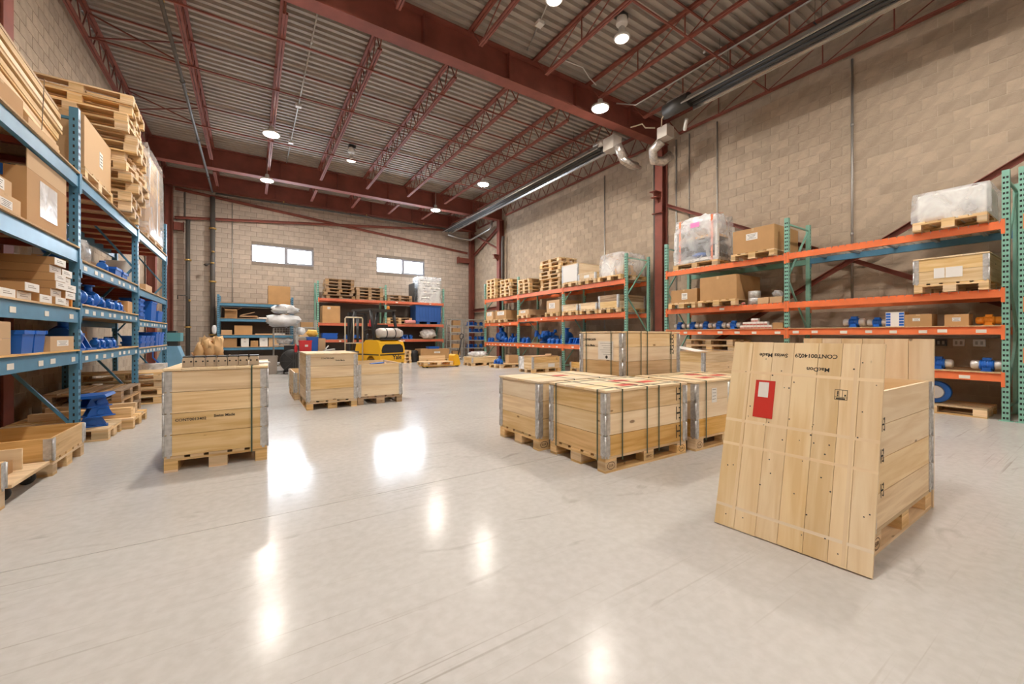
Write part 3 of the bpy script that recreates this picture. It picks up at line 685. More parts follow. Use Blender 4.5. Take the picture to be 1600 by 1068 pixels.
# ---------------------------------------------------------------- pallet racks
def post_mesh(h, mat, w=.076, d=.076, pitch=.0762, hole=.032):
    def mk():
        m = MB()
        def faceholes(o, a, up, W, xs):     # o origin, a direction across; xs holes' (start, end)
            zs = [0.0]; n = int((h - .05) / pitch)
            for k in range(n): zs += [.03 + k * pitch, .03 + k * pitch + hole]
            zs.append(h); us = [0.0]
            for q in xs: us += list(q)
            us.append(W)
            idx = [m._add([tuple(Vector(o) + Vector(a) * u + Vector((0, 0, z))) for u in us]) for z in zs]
            for j in range(len(zs) - 1):
                if j % 2 == 0:
                    m.face((idx[j], idx[j] + len(us) - 1, idx[j + 1] + len(us) - 1, idx[j + 1]))
                else:
                    for i in range(0, len(us) - 1, 2): m.face((idx[j] + i, idx[j] + i + 1, idx[j + 1] + i + 1, idx[j + 1] + i))
        faceholes((-w / 2, 0, 0), (1, 0, 0), None, w, [(.011, .033), (w - .033, w - .011)])
        faceholes((w / 2, 0, 0), (0, 1, 0), None, d, [(.029, .045)]); faceholes((-w / 2, d, 0), (0, -1, 0), None, d, [(d - .045, d - .029)])
        n = m._add([(-w / 2, 0, 0), (-w / 2, d, 0), (w / 2, d, 0), (w / 2, d, h), (-w / 2, d, h), (-w / 2, 0, h), (w / 2, 0, h)])
        m.face((n + 1, n + 4, n + 3, n + 2)); m.face((n + 5, n + 6, n + 3, n + 4))
        m.lim(-w / 2 - .03, w / 2 + .03, -.02, d + .03, 0, .006)
        m.lim(-w / 2 + .004, w / 2 - .004, .004, d - .004, .01, h - .01, 1)  # black core added: shade of the hollow post, put into the colour
        return m.mesh('post', [mat, RUBBER_SHADE])
    return shared(('post', h, mat.name, w, d), mk)
def beam_mesh(L, hh, mat):
    def mk():
        m = MB(); m.lim(0, L, 0, .045, 0, hh - .03); m.lim(0, L, .015, .045, hh - .03, hh)
        for x in (0, L): m.lim(x - .004, x + .004, -.004, .05, -.07, hh + .03)
        for s, x in ((1, -.036), (-1, L + .036)): m.lim(min(x, x + s * .036), max(x, x + s * .036), -.012, -.006, -.075, hh + .02)
        return m.mesh('beam', mat)
    return shared(('beam', round(L, 3), hh, mat.name), mk)
def rack(name, label, origin, rot, posts, depth, height, levels, cpost, cbeam, beam_h=.12, tags=None, rear=None, skip_post=()):
    """local x along the run, y back from the front; levels: per bay list of (top, deck, tags)"""
    t = thing(name, label, 'rack', origin, rot, 'pallet racks')
    for k, px in enumerate(posts):
        put(post_mesh(height, cpost), 'upright', t, (px, 0, 0)); put(post_mesh(height, cpost), 'upright', t, (px, depth, 0), (0, 0, PI))
        m = MB(); z = .25; up = True; y0, y1 = .076, depth - .076
        m.bar((px, y0, .2), (px, y1, .2), .03, .03, up=(1, 0, 0)); m.bar((px, y0, height - .12), (px, y1, height - .12), .03, .03, up=(1, 0, 0))
        while z + 1.0 < height - .1:
            m.bar((px, y0 if up else y1, z), (px, y1 if up else y0, z + 1.05), .03, .03, up=(1, 0, 0)); z += 1.1; up = not up
        m.obj('frame_brace', cpost, t)
    for b in range(len(posts) - 1):
        x0, x1 = posts[b] + .040, posts[b + 1] - .040; L = x1 - x0
        for lv in levels[b]:
            top, deck, tg = lv[:3]; hh = lv[3] if len(lv) > 3 else beam_h; cb = lv[4] if len(lv) > 4 else cbeam
            fb = put(beam_mesh(L, hh, cb), 'beam', t, (x0, -.0, top - hh)); put(beam_mesh(L, hh, lv[5] if len(lv) > 5 else (rear or cb)), 'beam', t, (x1, depth, top - hh), (0, 0, PI))
            if tg:
                R = random.Random(int(b * 31 + top * 100)); n = tg
                for k in range(n):
                    xx = L * (k + .25 + .5 * R.random()) / n
                    piece('price_tag', fb, TAG, xx, -.003, hh * (.42 + .12 * (R.random() - .5)), .09 + .03 * R.random(), .003, .05)
            if deck == 'wire':
                m = MB()
                for k in range(28): xx = x0 + .02 + (L - .04) * k / 27; m.lim(xx - .003, xx + .003, .0, depth - .0, top + .001, top + .006)
                for k in range(12): yy = .05 + (depth - .1) * k / 11; m.lim(x0 + .01, x1 - .01, yy - .003, yy + .003, top - .005, top + .001)
                for k in range(28): xx = x0 + .02 + (L - .04) * k / 27; m.lim(xx - .003, xx + .003, -.006, .0, top - .03, top + .006)
                m.obj('wire_deck', GALV, t)
                m = MB()
                for k in range(5): xx = x0 + L * (k + .5) / 5; m.lim(xx - .025, xx + .025, .046, depth - .046, top - .035, top - .006)
                m.obj('deck_support', ZINC, t)
            else:
                dm = {'wood': CHIP, 'pine': PINE_DARK, 'red': CHIP}[deck]; npan = 3
                for k in range(npan): piece('deck_board', t, dm, x0 + L * (k + .5) / npan, depth / 2, top + .008, L / npan - .004, depth + .03, .016)
                if deck == 'red':
                    for k in range(5): xx = x0 + L * (k + .5) / 5; piece('support_bar', t, REDBAR, xx, depth / 2, top - .035, .05, depth - .092, .06)
    return t
# ---------------------------------------------------------------- machinery parts
def motor(x, y, z, rot, label, col=None, s=1.0, group='blue vibrator motors with silver ends'):
    col = col or CASTBLUE; t = thing('vibrator_motor', label, 'motor', (x, y, z), rot, group); t.scale = (s, s, s)
    def body():
        m = MB(); m.lathe([(.085, -.10), (.10, -.095), (.10, .095), (.085, .10)], 18, axis='X', c=(0, 0, .13))
        for k in range(-3, 4): m.lathe([(.107, k * .026 - .005), (.107, k * .026 + .005)], 18, axis='X', c=(0, 0, .13))
        return m.mesh('motor_body', col)
    put(shared(('mb', col.name), body), 'motor_body', t)
    ec = col if col is MOTORORANGE else SILVER
    for a in (-1, 1): put(shared(('mcap', ec.name), lambda: MB().lathe([(.085, 0), (.092, .02), (.092, .10), (.07, .125), (.03, .13)], 16, axis='X').mesh('end_cap', ec)), 'end_cap', t, (a * .10, 0, .13), (0, 0, 0 if a > 0 else PI))
    for a in (-1, 1): put(shared(('mft', col.name), lambda: MB().lim(-.08, .08, -.035, .035, 0, .025).lim(-.06, .06, -.012, .012, .025, .08).mesh('foot', col)), 'foot', t, (0, a * .11, 0))
    put(shared(('mtb', col.name), lambda: MB().lim(-.06, .06, -.055, .055, 0, .055).lim(-.064, .064, -.059, .059, .055, .062).mesh('terminal_box', col)), 'terminal_box', t, (0, 0, .215))
    put(shared('mplate', lambda: MB().lim(-.035, .035, -.0015, 0, -.025, .025).mesh('name_plate', ZINC)), 'name_plate', t, (0, -.109, .15))
    return t
def casting(kind, x, y, z, rot, label, s=1.0, col=None, group='blue painted castings', tilt=0.0):
    col = col or CASTBLUE
    def k0():   # flanged pump housing
        m = MB(); m.lathe([(.05, 0), (.12, .01), (.14, .06), (.13, .14), (.07, .17), (.07, .22), (.10, .22), (.10, .24)], 14, axis='Y', c=(0, -.12, .15))
        m.lim(-.14, .14, -.10, .10, 0, .025).lim(-.03, .03, -.06, .06, .025, .08); m.tube((0, 0, .26), (0, 0, .36), .05, 10).tube((0, 0, .36), (0, 0, .38), .08, 10); return m
    def k1():   # cradle foot with gusset plates
        m = MB(); m.prism([(-.2, 0), (.2, 0), (.13, .16), (-.13, .16)], -.10, -.08, 'XZ'); m.prism([(-.2, 0), (.2, 0), (.13, .16), (-.13, .16)], .08, .10, 'XZ')
        m.lim(-.22, .22, -.14, .14, 0, .02); m.lim(-.13, .13, -.12, .12, .16, .185); m.lim(-.012, .012, -.08, .08, .02, .16); m.lathe([(.05, -.13), (.05, .13)], 12, axis='Y', c=(0, 0, .09)); return m
    def k2():   # spiky cluster of welded arms
        m = MB(); R = random.Random(5)
        for k in range(16):
            a = 2 * PI * k / 16; e = .15 + .5 * R.random(); L = .26 + .12 * R.random()
            m.bar((.04 * math.cos(a), .04 * math.sin(a), .12), (L * math.cos(a), L * math.sin(a), .12 + L * e), .09, .03)
            m.box(L * math.cos(a) * .95, L * math.sin(a) * .95, .12 + L * e, .07, .07, .09)
        m.lathe([(.17, 0), (.17, .05), (.11, .07), (.11, .32), (.06, .36)], 12); return m
    def k3():   # small boss block
        m = MB(); m.lim(-.09, .09, -.07, .07, 0, .03).lim(-.06, .06, -.05, .05, .03, .11); m.lathe([(.05, -.08), (.055, -.07), (.055, .07), (.05, .08)], 12, axis='Y', c=(0, 0, .12)); m.lathe([(.02, .17), (.035, .18), (.035, .20)], 8); return m
    me = shared(('cast', kind, col.name), lambda: (k0, k1, k2, k3)[kind]().mesh('casting', col))
    o = put(me, ('pump_casting', 'cradle_casting', 'arm_cluster', 'boss_casting')[kind], None, (x, y, z), (tilt, 0, rot)); o.scale = (s, s, s)
    return tag(o, label, 'casting', group)
HX = {0: .15, 1: .228, 2: .42, 3: .10}; HY = {0: .155, 1: .15, 2: .42, 3: .10}
def cast_row(kinds, y0, step, x_edge, xdir, z, where, s=1.0, group=None, gap=.02, ymax=None, seed=1):
    R = random.Random(seed + len(kinds)); y = y0; n = 0
    for kd in kinds:
        q = s * R.uniform(.92, 1.06); hy = HY[kd] * q
        if ymax is not None and (y + step * 2 * hy - ymax) * step > 0: break
        casting(kd, x_edge + xdir * (HX[kd] * q + R.uniform(.0, .05)), y + step * hy, z, R.choice((0, PI)) + R.uniform(-.05, .05), '%s blue casting from the left %s' % (ORD[n], where) if xdir > 0 else '%s blue casting from the camera %s' % (ORD[n], where), q, group=group or 'blue castings ' + where)
        y += step * (2 * hy + gap + R.uniform(0, .02)); n += 1
    return y
def sack(name, x, y, z, r, label, cat, mat, seed=1, amp=.25, rot=0.0, group=None):
    m = MB().blob((0, 0, r[2]), r, seed, amp, 14, 8)
    zmin = min(v[2] for v in m.v); m.v = [(a, b, c - zmin) for a, b, c in m.v]
    return tag(m.obj(name, mat, None, (x, y, z), (0, 0, rot)), label, cat, group)
def bin_box(x, y, z, sx, sy, sz, label, mat, rot=0.0, name='plastic_bin', group='plastic bins', cat='bin'):
    m = MB(); e = .008; tp = .92
    def ringp(s, z): return [(-sx / 2 * s, -sy / 2 * s, z), (sx / 2 * s, -sy / 2 * s, z), (sx / 2 * s, sy / 2 * s, z), (-sx / 2 * s, sy / 2 * s, z)]
    a = m._add(ringp(tp, 0)); b = m._add(ringp(1, sz)); c = m._add(ringp(1 - .03, sz)); d = m._add(ringp(tp - .03, e))
    m.face((a + 3, a + 2, a + 1, a)); m.face((d, d + 1, d + 2, d + 3))
    for k in range(4):
        q = (k + 1) % 4; m.face((a + k, a + q, b + q, b + k)); m.face((b + k, b + q, c + q, c + k)); m.face((c + k, c + q, d + q, d + k))
    t = thing(name, label, cat, (x, y, z), rot, group); m.obj('tub', mat, t)
    r = MB()
    for s in (-1, 1): r.lim(-sx / 2 - .012, sx / 2 + .012, s * sy / 2 - .006, s * sy / 2 + .006, sz - .03, sz + .004); r.lim(s * sx / 2 - .006, s * sx / 2 + .006, -sy / 2 + .006, sy / 2 - .006, sz - .03, sz + .004)
    r.obj('rim', mat, t)
    return t
def wrap(name, x, y, z, sx, sy, sz, label, inner, group=None, rot=0.0, mat=None, jit=1.0, seed=3, cat='load'):
    """load of goods inside crumpled film"""
    t = thing(name, label, cat, (x, y, z), rot, group)
    inner(t)
    R = random.Random(seed); m = MB(); n = 7; rows = 7; idx = []
    for j in range(rows + 1):
        f = j / rows; ring = []
        sq = 1 - .10 * f * f * jit
        for side in range(4):
            for k in range(n):
                u = -1 + 2 * k / n
                p = [(u, -1), (1, u), (-u, 1), (-1, -u)][side]
                ring.append((p[0] * sx / 2 * sq * (1 + (R.random() - .5) * .05 * jit), p[1] * sy / 2 * sq * (1 + (R.random() - .5) * .05 * jit), f * sz * (1 + (R.random() - .5) * .03 * (j > 0))))
        idx.append(m._add(ring))
    N = 4 * n
    for j in range(rows):
        for k in range(N): q = (k + 1) % N; m.face((idx[j] + k, idx[j] + q, idx[j + 1] + q, idx[j + 1] + k), None, 0, True)
    top = m._add([(0, 0, sz * 1.0)])
    for k in range(N): m.face((idx[-1] + k, idx[-1] + (k + 1) % N, top), None, 0, True)
    m.obj('film_wrap', mat or FILM, t)
    return t
# ================================================================ CRATES ON THE FLOOR
TX = (PI / 2, 0, -PI / 2)      # writing on a face that looks along local -x
TY = (PI / 2, 0, 0)            # writing on a face that looks along local -y
def hmark(parent, loc, s=.09, rot=TY):
    m = MB()
    m.lim(-.5 * s, -.36 * s, -.8 * s, .8 * s, 0, .0006); m.lim(.36 * s, .5 * s, -.8 * s, -.15 * s, 0, .0006); m.lim(.36 * s, .5 * s, .15 * s, .8 * s, 0, .0006)
    m.lim(-.36 * s, .36 * s, -.1 * s, .1 * s, 0, .0006); m.lim(.0, .36 * s, .55 * s, .7 * s, 0, .0006); m.lim(.0, .36 * s, -.7 * s, -.55 * s, 0, .0006)
    return put(shared(('hm', s), lambda: m.mesh('stencil_mark', INK)), 'stencil_mark', parent, loc, rot)
def oval(parent, loc, rot, txt='EUR'):
    def mk():
        m = MB(); n = 20; a = m._add([(.052 * math.cos(2 * PI * k / n), .036 * math.sin(2 * PI * k / n), .0006) for k in range(n)]); b = m._add([(.046 * math.cos(2 * PI * k / n), .030 * math.sin(2 * PI * k / n), .0006) for k in range(n)])
        for k in range(n): q = (k + 1) % n; m.face((a + k, a + q, b + q, b + k))
        return m.mesh('brand_oval', INKBROWN)
    o = put(shared('oval', mk), 'brand_oval', parent, loc, rot); text(o, txt, .034, (0, 0, .0007), (0, 0, 0), INKBROWN)
    return o
# 1: crate near the left rack
c1, zt = crate(-.245, 5.37, PI / 2 - .03, 4, 'four-collar pine crate topped by brown castings, standing alone on the left of the aisle', sy=(-.27,), woods=[PINE, PINE, PINE, PINE], pw=PALLET)
text(c1, 'CONT0013402', .036, (-.6035, .205, .47), TX, bold=.0006); text(c1, 'Swiss Made', .036, (-.6035, -.05, .485), TX, bold=.0006)
def flange_box(x, y, z, rot, label):
    t = thing('bearing_housing', label, 'casting', (x, y, z), rot, 'brown bearing housings on the crate lid')
    put(shared('bh', lambda: MB().prism([(-.042, 0), (.042, 0), (.042, .075), (.03, .088), (-.03, .088), (-.042, .075)], 0, .16, 'XZ').mesh('housing_body', CASTGREY)), 'housing_body', t)
    put(shared('bhc', lambda: MB().lim(-.04, .04, .01, .15, .0885, .10).mesh('dark_cap', DARKSTEEL)), 'dark_cap', t)
    for s in (-1, 1): put(shared('bhb', lambda: MB().tube((0, -.008, 0), (0, 0, 0), .008, 8).mesh('bolt', BLACK)), 'bolt', t, (s * .026, 0, .05))
for k in range(7):
    flange_box(-.505 + k * .0885, 4.90 + .012 * (k % 3), zt + .0035, .03 * ((k * 7) % 3 - 1), '%s brown bearing housing from the left in the row on the lone crate' % ORD[k])
pp = tag(MB().lim(-.1, .1, -.15, .15, 0, .004).lim(-.08, .12, -.13, .16, .005, .009).obj('paper_sheets', PAPER, None, (.05, 5.3, zt + .0035), (0, 0, .1)), 'loose white paper sheets on the lid of the lone left crate', 'paper')
# 2-4: far group
c2, _ = crate(1.18, 8.09, PI / 2, 4, 'tall four-collar pine crate with stencilled front, behind the lone left crate')
text(c2, 'CONT0013402', .032, (-.6035, .08, .86), TX, bold=.0006); text(c2, 'Swiss Made', .032, (-.6035, -.12, .82), TX, bold=.0006)
c3, z3 = crate(2.01, 8.17, PI / 2, 3, 'three-collar open pine crate with packing inside, right of the tall far crate', lid=False, pw=OLDPALLET, woods=[PINE_PALE] * 3)
tag(MB().lim(-.30, .1, -.42, .05, 0, .02).lim(-.05, .30, -.3, .4, .022, .04).bar((-.3, .2, .05), (.3, .1, .10), .2, .006).obj('packing_card', KRAFT2, None, (2.0, 8.15, z3 - .13)), 'loose card packing inside the open three-collar crate', 'card')
tag(MB().bar((-.12, 0, 0), (.12, .02, .02), .12, .02).obj('blue_sleeve', BINBLUE, None, (2.02, 7.85, z3 - .02)), 'small blue plastic sleeve inside the open three-collar crate', 'sleeve')
crate(1.10, 9.40, PI / 2, 2, 'low two-collar pine crate tucked behind the tall far crate', lid=False)
# A-E: centre group
def lid_patches(t, L, W, z):
    for x, y in ((.12, .10), (.30, -.12), (-.1, -.2)):
        MB().lim(x - .11, x + .11, y - .06, y + .06, z, z + .0015).obj('red_pouch', REDCARD, t)
A, zA = crate(3.29, 3.00, 0, 3, 'three-collar strapped pine crate, nearest of the central group', sx=(-.39, -.04, .14, .49), sy=(.29, -.31), woods=[PINE_DARK, PINE_PALE, PINE])
for z in (.25, .44, .64): hmark(A, (.475, -.4015, z), .085)
lid_patches(A, 1.2, .8, zA)
for k, x in enumerate((-.5275, .5275)): oval(A, (x, -.4006, .062), TY)
text(A, 'IPPC', .04, (0, -.4006, .062), TY, INKBROWN); hmark(A, (-.38 + .03, -.4006, .06), .02)
B, zB = crate(3.21, 3.90, 0, 3, 'three-collar pine crate with no straps on its end, left and behind the nearest central crate', sx=(-.1, .3), woods=[PINE, PINE, PINE_PALE])
oval(B, (-.5275, -.4006, .062), TY); MB().lim(-.1, .12, -.06, .06, zB, zB + .0015).obj('red_pouch', REDCARD, B)
D_, zD = crate(4.68, 4.04, 0, 6, 'tallest strapped pine crate with six collars, at the back of the central group', h=.19, sx=(-.52, -.25, -.12, .40), sy=(.27, -.21), woods=[PINE, PINE, PINE_DARK, PINE_DARK, PINE_PALE, PINE_PALE])
text(D_, 'CONT0013479', .042, (-.6035, .22, 1.19), TX, bold=.0008); text(D_, 'Swiss Made', .042, (-.6035, .20, 1.11), TX, bold=.0008)
sh = MB().lim(-.6035, -.601, -.24, .04, .92, 1.17).obj('label_sheet', PAPER, D_)
for k in range(6): MB().lim(-.6042, -.6035, -.22 + .02 * (k % 2), .0 - .03 * (k % 3), 1.14 - k * .03, 1.143 - k * .03).obj('print_line', INK, sh)
MB().tube((-.6042, -.12, .955), (-.6035, -.12, .955), .022, 14).obj('round_seal', INK, sh)
for z in (1.05, 1.20): hmark(D_, (.43, -.4015, z), .085)
Cc, zC = crate(4.62, 2.97, 0, 3, 'three-collar pine crate with red patches on its lid, right of the nearest central crate', sx=(-.42, .1, .45), sy=(.2,), woods=[PINE_DARK, PINE_PALE, PINE_PALE])
lid_patches(Cc, 1.2, .8, zC); oval(Cc, (-.5275, -.4006, .062), TY)
s_ = MB().lim(-.30, -.20, -.404, -.4025, .50, .66).obj('label_sheet', PAPER, Cc)
for k in range(4): MB().lim(-.285, -.22, -.4046, -.404, .64 - k * .035, .644 - k * .035).obj('print_line', INK, s_)
E_, zE = crate(7.86, 4.87, 0, 4, 'four-collar pine crate with white paper over its rim, behind the central group', lid=False, sy=())
tag(MB().bar((7.22, 4.5, zE + .02), (7.45, 5.25, zE + .10), .3, .004).bar((7.45, 4.6, zE + .06), (8.3, 4.62, zE + .012), .25, .004).obj('liner_paper', PAPER), 'white liner paper crumpled over the rim of the crate behind the centre', 'paper')
# F: open crate with the leaning lid
Fc, zF = crate(3.525, 1.20, 0, 4, 'open four-collar pine crate at the right front with a board leaning on it', lid=False, woods=[PINE, PINE_PALE, PINE_PALE, PINE_PALE], pw=PALLET)
for x, z in ((-.5, .32), (-.5, .52), (-.48, .70)): hmark(Fc, (x + .06, -.4015, z + .03), .05)
oval(Fc, (-.5275, -.4006, .062), TY)
A_ = Vector((2.600, 1.528, 0)); B_ = Vector((2.662, .727, 0)); ev = (B_ - A_).normalized(); nv = Vector((-ev.y, ev.x, 0)); an = math.radians(14.0)
up = Vector((0, 0, 1)) * math.cos(an) + nv * math.sin(an); zv = up.cross(ev); mid = (A_ + B_) / 2
board = thing('crate_lid', 'large knotty pine lid with upside-down stencils and red pouch, leaning on the front crate', 'lid')
board.matrix_world = Matrix(((up.x, ev.x, zv.x, mid.x), (up.y, ev.y, zv.y, mid.y), (up.z, ev.z, zv.z, mid.z + .006), (0, 0, 0, 1)))
BL, BWd = 1.235, .803; fr = [0, .155, .31, .46, .62, .765, .87, 1]
for a, b in zip(fr[:-1], fr[1:]): piece('plank', board, PINE_PALE, BL / 2, BWd * ((a + b) / 2 - .5), .01, BL - .004 * (a > .3), BWd * (b - a) - .002, .02)
UPS = Matrix(((0, -1, 0, 0), (-1, 0, 0, 0), (0, 0, -1, 0), (0, 0, 0, 1)))
def btext(s, size, u, v, mat=None):
    o = text(board, s, size, (0, 0, 0), (0, 0, 0), mat, bold=.0007); o.matrix_local = Matrix.Translation((u * BL, v, -.0006)) @ UPS; return o
btext('CONT0014029', .034, .933, .083); btext('Swiss Made', .036, .93, -.148); btext('MacDon', .034, .866, .10)
PALEBAND = wood('pale_band_pine', (0.80, 0.62, 0.41), (0.87, 0.71, 0.50), var=.03, knots=False)
for u in (.83, .56, .43, .105): MB().lim(u * BL - .009, u * BL + .009, -BWd / 2, BWd / 2, -.0004, 0).obj('pale_band', PALEBAND, board)
for f in (.14, .85): MB().lim(.01, BL - .01, (f - .5) * BWd - .009, (f - .5) * BWd + .009, -.00045, 0).obj('pale_band', PALEBAND, board)
po_ = MB().lim(.592 * BL, .79 * BL, -.235, -.12, -.003, -.0005).obj('red_pouch', REDCARD, board)
MB().lim(.70 * BL, .78 * BL, -.215, -.155, -.004, -.003).obj('white_slip', PAPER, po_)
st = MB(); a0, a1, b0, b1 = .727 * BL, .775 * BL, .19, .25
for q in ((a0, a0 + .0025, b0, b1), (a1 - .0025, a1, b0, b1), (a0, a1, b0, b0 + .0025), (a0, a1, b1 - .0025, b1), (a0 + .014, a0 + .0165, b0, b1), (a0, a1, b0 + .036, b0 + .038), (a0 + .03, a1 - .008, b0 + .012, b0 + .018), (a0 + .02, a0 + .028, b0 + .012, b0 + .018), (a0 + .022, a0 + .032, b0 + .046, b0 + .053), (a0 + .003, a0 + .011, b0 + .008, b0 + .05)): st.lim(*q, -.0006, -.0001)
st.obj('stamp_box', INK, board)
Rk = random.Random(3); nl = MB()
for k in range(46): u, v = .04 + .9 * Rk.random(), (Rk.random() - .5) * .76; nl.tube((u * BL, v, -.0006), (u * BL, v, 0), .003 + .002 * Rk.random(), 6)
stuff(nl.obj('nail_heads', DARKSTEEL, board))
for k in range(3):
    t = thing('crate_lid', '%s pine lid standing upright against the far end of the open front crate' % ('innermost', 'middle', 'outermost')[k], 'lid', (4.155 + .025 * k, 1.20 + .012 * k, .002), (0, .012, 0), 'upright pine lids')
    for q in range(6): piece('plank', t, PINE_PALE, 0, -.41 + .82 * (q + .5) / 6, .612, .02, .82 / 6 - .003, 1.22)
# floor pallets in the rack row area
s1, zs = crate(8.42, 11.22, 0, 2, 'two-collar crate with a bag on top below the far right rack', lid=False, woods=[PINE, PINE_DARK])
MB().lim(.05, .33, -.4045, -.4025, .18, .30).obj('label_sheet', PAPER, s1); hmark(s1, (.42, -.4015, .45), .05)
MB().lim(-.606, -.603, .1, .41, .1, .54).obj('film_sheet', FILMW, s1)
tag(MB().lim(-.55, .55, -.33, .33, 0, .01).bar((.1, -.3, .02), (.3, -.1, .07), .2, .01).bar((.3, -.1, .07), (.5, .1, .012), .2, .006).obj('card_cover', KRAFT2, None, (8.42, 11.22, zs + .001)), 'sheet of brown card lying over the two-collar crate below the rack', 'card')
crate(9.95, 10.30, 0, 1, 'one-collar crate half hidden by the tallest crate, below the far right rack', lid=False, woods=[PINE_DARK])
s2, zs2 = crate(8.14, 15.02, 0, 1, 'low one-collar crate under a bag of white rolls near the grey shelving', lid=True)
sack('roll_bag', 8.0, 15.0, zs2 + .001, (.42, .33, .11), 'lumpy clear bag of white rolls on the low crate near grey shelving', 'bag', FILMW, 5, .35)
pallet(8.5, 13.45, .05, 'pallet with carton and blue castings below the middle of the far right rack')
carton(8.85, 13.68, .145, .45, .26, .32, 'brown carton on the floor pallet below the far right rack', mat=KRAFT2)
cast_row((3, 0, 3), 13.16, 1, 8.0, 1, .1455, 'on the floor pallet with carton', .85)
# ================================================================ RIGHT RACKS
RT = -PI / 2
r1 = rack('pallet_rack', 'green and orange rack with motors and cartons, nearest along the right wall', (9.22, 6.75, 0), RT, [0, 2.865, 5.73], 1.07, 3.66,
  [[(2.92, 'wire', 0, .12, ORANGE, GREEN), (1.93, 'wire', 1), (1.385, 'wood', 7)], [(2.93, 'wire', 0, .12, ORANGE, BLUE), (1.93, 'wire', 0), (1.385, 'wood', 8), (.69, 'wood', 4)]], GREEN, ORANGE)
r0 = rack('pallet_rack', 'green and orange rack with white rolls, cut by the right edge of the photo', (9.22, .865, 0), RT, [0, 2.865], 1.07, 3.66, [[(2.96, 'wire', 0), (1.78, 'wire', 0), (1.05, 'wood', 1)]], GREEN, ORANGE)
r2 = rack('pallet_rack', 'long three-bay green and orange rack farther down the right wall', (9.22, 16.6, 0), RT, [0, 2.8, 5.64, 8.48], 1.07, 3.66,
  [[(2.92, 'wire', 0), (1.82, 'wire', 3), (.93, 'wood', 9)], [(2.92, 'wire', 0), (1.94, 'wire', 3), (.93, 'wood', 6)], [(2.92, 'wire', 0), (1.94, 'wire', 0), (.93, 'wood', 3)]], GREEN, ORANGE, .14)
W_ = .0065
# --- near rack, top level
PINK2 = plain('pink_label', (.85, .25, .55), .6)
z = 2.92 + W_
pallet(9.70, 5.98, PI / 2, 'pallet under the film-wrapped machine on the near rack top', z=z, group='pallets on the near right rack')
def machine(t):
    for x, y in ((-.34, -.55), (-.34, .55), (.34, -.55), (.34, .55)): MB().lim(x - .035, x + .035, y - .035, y + .035, 0, .86).obj('frame_post', WHITEPAINT, t)
    MB().lim(-.37, .37, -.515, .515, .03, .10).obj('frame_base', WHITEPAINT, t)
    MB().lim(-.28, .28, -.5, .5, .12, .20).lim(-.30, .30, -.48, .48, .24, .44).lim(-.2, .3, -.4, .45, .46, .58).obj('machine_body', DARKSTEEL, t)
    MB().lathe([(.25, 0), (.27, .04), (.22, .10)], 16, c=(-.12, -.05, .14)).obj('blue_cover', CASTBLUE, t)
    MB().lim(-.30, .30, -.5, .2, .60, .66).obj('card_pad', KRAFT2, t)
    for y in (-.44, .42): MB().lim(-.375, -.371, y - .025, y + .025, 0, 1.1).bar((-.37, y, 1.1), (.1, y, 1.22), .05, .004, up=(0, 0, 1)).obj('orange_strap', ORANGE, t)
    MB().blob((0, 0, .95), (.36, .58, .27), 4, .22, 18, 8).obj('film_bundle', FILMW, t)
    MB().lim(-.385, -.380, -.12, .12, .88, 1.0).obj('pink_label', PINK2, t)
wrap('wrapped_machine', 9.70, 5.98, z + .145, .80, 1.18, 1.12, 'white framed machine bundled in clear film with pink label, on near rack top', machine, seed=8)
pallet(9.74, 4.53, 0, 'pallet under the big labelled carton on the near rack top', z=z, L=1.2, W=.9, group='pallets on the near right rack')
carton(9.74, 4.53, z + .145, 1.1, .86, .52, 'big brown carton with white label on the near rack top beside the green upright', sticker=(.02, .34, .24, .14))
z = 2.93 + W_
pallet(9.70, 1.58, 0, 'pallet under the white wrapped unit on the near rack top by the right edge', z=z, group='pallets on the near right rack')
def unit(t):
    MB().prism([(-.5, 0), (.45, 0), (.45, .40), (.3, .45), (-.46, .45), (-.5, .42)], -.38, .36, 'XZ').obj('boxed_unit', WHITEPAINT, t)
    MB().tube((-.52, -.22, .14), (-.5, -.22, .14), .09, 14).obj('round_port', ZINC, t); MB().lim(-.505, -.501, -.12, -.04, .34, .38).obj('print_label', PAPER, t)
    MB().lim(-.504, -.5, .05, .3, .0, .06).obj('card_edge', KRAFT, t)
wrap('wrapped_unit', 9.70, 1.58, z + .145, 1.1, .86, .47, 'white unit tightly wrapped in film on a pallet, right end of near rack top', unit, mat=FILM, seed=5, jit=.35)
# --- near rack, second level
z = 1.93 + W_
pallet(9.72, 6.22, 0, 'pallet under the small labelled carton on the second level by the red column', z=z, L=1.2, W=.75, group='pallets on the near right rack')
carton(9.72, 6.22, z + .145, 1.0, .72, .33, 'brown carton with white label on second level of near rack by the red column', sticker=(-.02, .16, .16, .16))
pallet(9.72, 5.32, 0, 'pallet under the plain large carton on the near rack second level', z=z, L=1.2, W=.9, group='pallets on the near right rack')
carton(9.72, 5.32, z + .145, 1.05, .88, .56, 'large plain brown carton on the second level of the near rack', mat=KRAFT)
for k in range(2): tag(MB().lathe([(.12, 0), (.125, .005), (.125, .145), (.12, .15), (.11, .148)], 20).obj('steel_tin', ZINC, None, (9.45, 4.62, z + k * .151)), '%s of two stacked grey tins on the near rack second level' % ('lower', 'upper')[k], 'tin', 'stacked grey tins')
carton(9.40, 4.35, z, .28, .22, .13, 'small carton next to the grey tins on the near rack second level', mat=KRAFT2, group='small cartons beside the tins')
carton(9.40, 4.10, z, .28, .23, .13, 'small carton under a clear bag next to the green upright', mat=KRAFT2, group='small cartons beside the tins')
sack('clear_bag', 9.40, 4.12, z + .131, (.10, .10, .07), 'small clear bag on the small carton beside the green upright', 'bag', FILM, 7)
